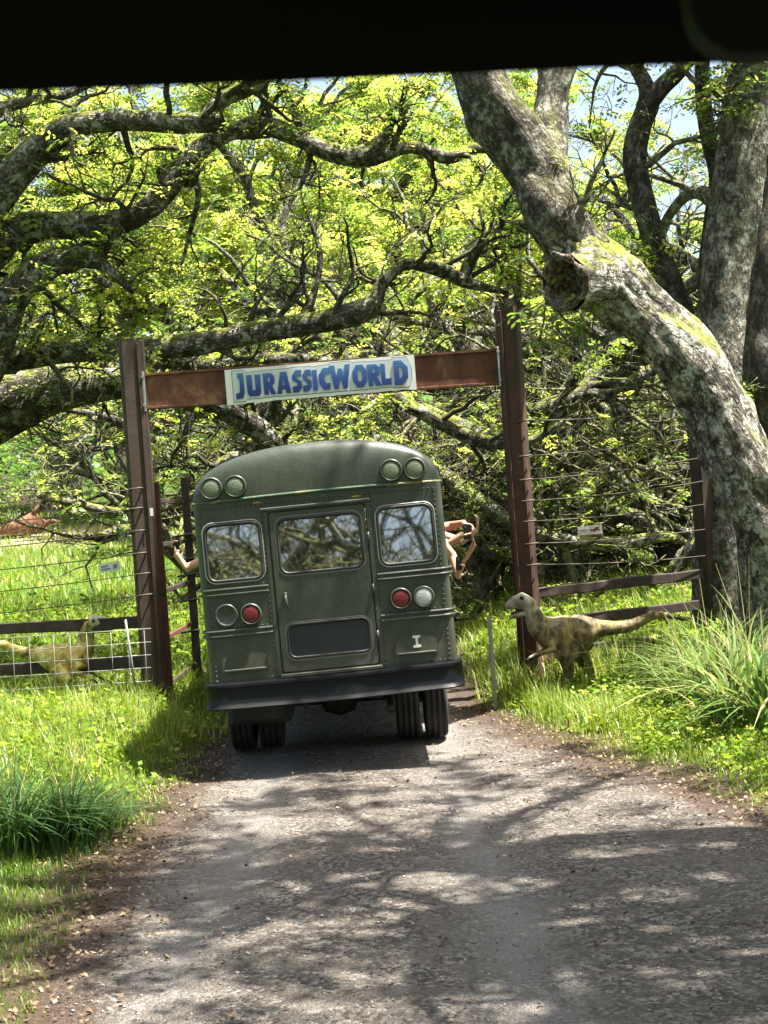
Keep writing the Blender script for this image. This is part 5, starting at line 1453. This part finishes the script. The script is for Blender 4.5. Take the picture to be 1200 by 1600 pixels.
def scatter(g, n, y0, y1, pw=1.0, margin=1.2, side=None, dmin=0.02, dmax=99, half=0.27):
    y = y0 + (y1 - y0) * g.uniform(0, 1, n) ** pw
    x = g.uniform(-1, 1, n) * (half * y + margin)
    d = road_d(x, y)
    ok = (d > dmin) & (d < dmax)
    ok &= g.uniform(0, 1, n) < np.clip(0.25 + sstep(0.05, 0.6, d) * (0.85 + 0.5 * wob(x, y, 0.9)), 0.08, 1)
    if side is not None: ok &= (np.sign(x) == side)
    return x[ok], y[ok], d[ok]
g = np.random.default_rng(21)
def grass_patch(name, label, n, y0, y1, hf, wid, seg, pw=1.0, base=0.45, side=None, mat='grass', margin=1.2, dmin=0.02, half=0.27, bendr=(0.15, 0.8)):
    x, y, d = scatter(g, n, y0, y1, pw, margin, side, dmin, half=half)
    z = gz(x, y) - 0.01
    h = hf(x, y, d) * g.uniform(0.45, 1.25, len(x))
    tint = base + 0.22 * wob(x, y, 0.7) + g.normal(0, 0.16, len(x)) + (g.uniform(0, 1, len(x)) < 0.06) * 0.5
    me = blade_mesh(name, np.stack([x, y, z], -1), h, wid * g.uniform(0.6, 1.4, len(x)), g.uniform(0, 6.283, len(x)), g.uniform(*bendr, len(x)), seg, tint)
    return tag(mobj(name, me, M[mat]), label, None, kind='stuff')
def hL(x, y, d):
    a = 0.07 + 0.09 * sstep(0.1, 0.9, d)
    b = 0.10 + 0.42 * sstep(0.2, 1.2, d) + 0.06 * sstep(15.5, 17.5, y)
    t = sstep(11.0, 13.2, y)
    return a * (1 - t) + b * t
def hR(x, y, d):
    low = 1 - 0.55 * sstep(15.8, 16.8, y) * sstep(1.5, 2.0, x) * (1 - sstep(3.6, 4.4, x)) * (1 - sstep(19.3, 19.8, y))
    return low * (0.07 + 0.14 * sstep(0.1, 1.2, d) + 0.30 * sstep(4.0, 5.0, x) + 0.25 * sstep(19.4, 20.0, y) + 0.45 * sstep(15.3, 16.3, y) * sstep(0.1, 0.6, d) * (1 - sstep(0.7, 1.1, d)))
grass_patch('verge_grass', 'short green grass along the left edge of the track', 110000, 5.5, 13.0, hL, 0.008, 2, 1.2, 0.40, -1)
grass_patch('verge_grass', 'bright tall weeds and grass left of the bus', 70000, 12.5, 22.0, hL, 0.017, 2, 1.0, 0.55, -1)
grass_patch('verge_grass', 'bright low grass along the right edge of the track', 150000, 7.0, 19.0, hR, 0.010, 2, 1.0, 0.58, 1)
grass_patch('tall_grass', 'tall pale grass standing behind the right fence', 40000, 18.5, 30, lambda x, y, d: 0.35 + 0.35 * sstep(0.3, 1.5, d), 0.018, 2, 1.0, 0.6, 1, margin=1.5)
grass_patch('tall_grass', 'tall rough grass standing behind the left fence', 36000, 20.3, 30, lambda x, y, d: 0.30 + 0.40 * sstep(0.3, 1.5, d), 0.02, 2, 1.0, 0.58, -1, margin=1.5)
grass_patch('meadow_grass', 'sunlit meadow grass far beyond the gate', 60000, 29, 75, lambda x, y, d: 0.30 + 0 * x, 0.045, 1, 1.3, 0.62, margin=3)
# broad-leaved weeds
def weeds(name, label, n, k, y0, y1, side, hmax, size, base):
    x, y, d = scatter(g, n, y0, y1, 1.0, 1.0, side, 0.15)
    keep = g.uniform(0, 1, len(x)) < sstep(0.1, 0.8, d + 0.4 * wob(x, y, 1.4))
    x, y, d = x[keep], y[keep], d[keep]
    z = gz(x, y) + g.uniform(0.04, 1, len(x)) * hmax * (0.25 + 0.75 * sstep(0.2, 1.5, d))
    me = leaf_mesh(name, np.stack([x, y, z], -1), k, (0.07, 0.07, 0.05), size, int(n + y0), base, 0.2)
    return tag(mobj(name, me, M['weed']), label, None, kind='stuff')
weeds('weed_leaves', 'bright green leafy weeds crowding the left verge by the bus', 3000, 9, 12.3, 21, -1, 0.42, 0.075, 0.6)
weeds('weed_leaves', 'bright green leafy weeds on the right verge below the statue', 7500, 9, 11.5, 20, 1, 0.16, 0.065, 0.62)
weeds('weed_leaves', 'leafy undergrowth behind the right fence', 2200, 9, 19.6, 29, 1, 0.55, 0.10, 0.55)
weeds('weed_leaves', 'leafy undergrowth behind the left fence', 2600, 9, 20.5, 29, -1, 0.6, 0.10, 0.5)
# big arching grass clumps
def clump(px, py, depth, n, hh, spread, label, mat='clump', base=0.45, wid=0.016, seed=0):
    gg = np.random.default_rng(seed)
    c = W(px, py, depth)
    z = gzf(c.x, c.y)
    root = thing('grass_clump', label, 'grass clump', (c.x, c.y, z), 0, 'big arching grass clumps')
    a = gg.uniform(0, 6.283, n); r = np.abs(gg.normal(0, spread, n))
    P = np.stack([r * np.cos(a), r * np.sin(a), np.full(n, -0.02)], -1)
    h = hh * gg.uniform(0.45, 1.2, n)
    me = blade_mesh('blades', P, h, wid * gg.uniform(0.6, 1.4, n), a + gg.normal(0, 0.7, n), gg.uniform(0.35, 1.35, n), 7, base + gg.normal(0, 0.2, n))
    mobj('blades', me, M[mat], root)
    st = MB()
    for k in range(5):
        aa = gg.uniform(0, 6.283); h2 = hh * gg.uniform(0.8, 1.15)
        st.tube([(0.03 * math.cos(aa), 0.03 * math.sin(aa), 0), (0.12 * math.cos(aa), 0.12 * math.sin(aa), h2 * 0.6), (0.3 * math.cos(aa), 0.3 * math.sin(aa), h2)], [0.006, 0.004, 0.002], 4)
    st.build('stalks', M['wood_rail'] if False else M['deadstalk'], root)
M['deadstalk'] = paint_mat('dry_stalk', (0.34, 0.30, 0.14), 0.8, 0.3, (0.2, 0.2, 0.06))
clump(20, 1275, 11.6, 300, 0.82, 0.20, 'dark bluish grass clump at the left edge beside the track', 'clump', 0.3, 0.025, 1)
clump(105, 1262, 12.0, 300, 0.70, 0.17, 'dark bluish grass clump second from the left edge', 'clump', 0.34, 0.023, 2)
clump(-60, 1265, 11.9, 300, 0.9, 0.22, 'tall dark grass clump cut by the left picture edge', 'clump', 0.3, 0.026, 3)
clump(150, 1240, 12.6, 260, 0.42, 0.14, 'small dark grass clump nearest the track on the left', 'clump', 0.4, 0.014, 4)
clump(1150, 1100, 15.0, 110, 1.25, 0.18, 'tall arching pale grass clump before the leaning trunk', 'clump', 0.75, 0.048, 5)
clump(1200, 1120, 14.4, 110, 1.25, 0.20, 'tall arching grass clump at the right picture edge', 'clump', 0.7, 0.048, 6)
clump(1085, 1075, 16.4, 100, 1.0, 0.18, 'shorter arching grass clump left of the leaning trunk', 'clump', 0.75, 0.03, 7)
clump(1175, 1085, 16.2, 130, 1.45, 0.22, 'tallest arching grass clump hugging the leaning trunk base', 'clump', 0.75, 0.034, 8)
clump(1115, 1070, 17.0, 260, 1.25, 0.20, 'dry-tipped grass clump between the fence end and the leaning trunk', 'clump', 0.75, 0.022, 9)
# litter and pebbles
n = 9000
y = g.uniform(6, 19, n); x = g.uniform(-3.4, 4.2, n); d = road_d(x, y)
p = np.exp(-((d - 0.05) / 0.45) ** 2) + 0.04 * (d < 0)
k = (g.uniform(0, 1, n) < p)
x, y, d = x[k], y[k], d[k]
zr = np.where(d < 0.0, 0.012 * wob(x, y, 0.8) + 0.012, gz(x, y) + 0.014)
tag(mobj('leaf_litter', leaf_mesh('leaf_litter', np.stack([x, y, zr], -1), 3, (0.08, 0.08, 0.008), 0.036, 77, 0.45, 0.3), M['deadleaf']), 'dead brown leaves strewn along the track edges', None, kind='stuff')
n = 9000
y = 6 + 12 * g.uniform(0, 1, n) ** 1.3; x = g.uniform(-2.3, 3.4, n); d = road_d(x, y); k = (d < -0.02) & (g.uniform(0, 1, n) < 0.35 + 0.5 * (wob(x, y, 1.3) > 0.1))
x, y = x[k], y[k]; n = len(x)
s = 0.0035 + 0.010 * g.uniform(0, 1, n) ** 2.2 + (g.uniform(0, 1, n) < 0.02) * 0.010
rut = -0.022 * (np.exp(-((x + 1.35) / 0.32) ** 2) + np.exp(-((x - 0.55) / 0.32) ** 2))
C = np.stack([x, y, 0.012 * wob(x, y, 0.8) + rut + s * 0.25], -1)
o6 = np.array([(1, 0, 0), (0, 1, 0), (-1, 0, 0), (0, -1, 0), (0, 0, 0.7), (0, 0, -0.7)])
V = (C[:, None, :] + o6[None] * s[:, None, None] * g.uniform(0.6, 1.3, (n, 6, 1))).reshape(-1, 3)
f8 = np.array([(0, 1, 4), (1, 2, 4), (2, 3, 4), (3, 0, 4), (1, 0, 5), (2, 1, 5), (3, 2, 5), (0, 3, 5)])
F = (np.arange(n)[:, None, None] * 6 + f8[None]).reshape(-1, 3)
n_ = NT('pebbles'); aa = n_.node('Attribute', attribute_name='tint').outputs['Fac']
M['pebble'] = n_.done(n_.principled(n_.ramp(aa, [(0, (0.07, 0.06, 0.05)), (0.6, (0.24, 0.215, 0.18)), (1, (0.46, 0.43, 0.38))]), 0.9, spec=0.2))
tag(mobj('pebbles', mesh_from('pebbles', V, F, {'tint': np.repeat(g.uniform(0, 1, n), 6)}, True), M['pebble']), 'loose grey stones on the track', None, kind='stuff')

# ------------------------------------------------------------------ roof of the vehicle the picture is taken from
M['trim_unlit'] = paint_mat('headliner_unlit_black', (0.003, 0.003, 0.003), 0.9, 0.0, spec=0.1)  # near-black base colour carries the shade of the unlit cabin
vr = thing('vehicle_roof', 'unlit black inner roof edge of the viewing vehicle across the top', 'vehicle roof', (0, 0.75, 2.66))
e0, e1 = W(-3000, 200, 0.75), W(4200, 34, 0.75)
V = []
xs_ = [e0.x + (e1.x - e0.x) * k / 24 for k in range(25)]
prof = [(0.0, 0.0), (-0.03, 0.012), (-0.05, 0.05), (-0.06, 0.10), (-0.3, 0.17), (-1.0, 0.20), (-2.6, 0.20), (-2.6, 0.25), (-1.0, 0.25), (-0.2, 0.22), (0.10, 0.14), (0.10, 0.09), (0.05, 0.045)]
n = len(prof)
for k, x in enumerate(xs_):
    zb_ = e0.z + (e1.z - e0.z) * k / 24
    for y_, z_ in prof: V.append((x, y_, zb_ + z_ - 2.66 + 0.004 * math.sin(k * 0.5)))
F = [(i * n + k, i * n + (k + 1) % n, (i + 1) * n + (k + 1) % n, (i + 1) * n + k) for i in range(24) for k in range(n)] + [tuple(range(n)), tuple(24 * n + k for k in range(n))]
MB().add(V, F).build('roof_lining', M['trim_unlit'], vr, auto=50)
M['visor'] = paint_mat('visor_vinyl', (0.008, 0.008, 0.008), 0.7, 0.0, spec=0.2)
c = W(1190, 20, 0.62)
MB().plate(rrect(-0.03, 0.30, -0.02, 0.13, 0.02, 4), [], -0.008, 0.008, lambda a, b, d: (c.x + a, c.y - 0.75 + d + b * 0.3, c.z - 2.66 + b)).build('sun_visor', M['visor'], vr)
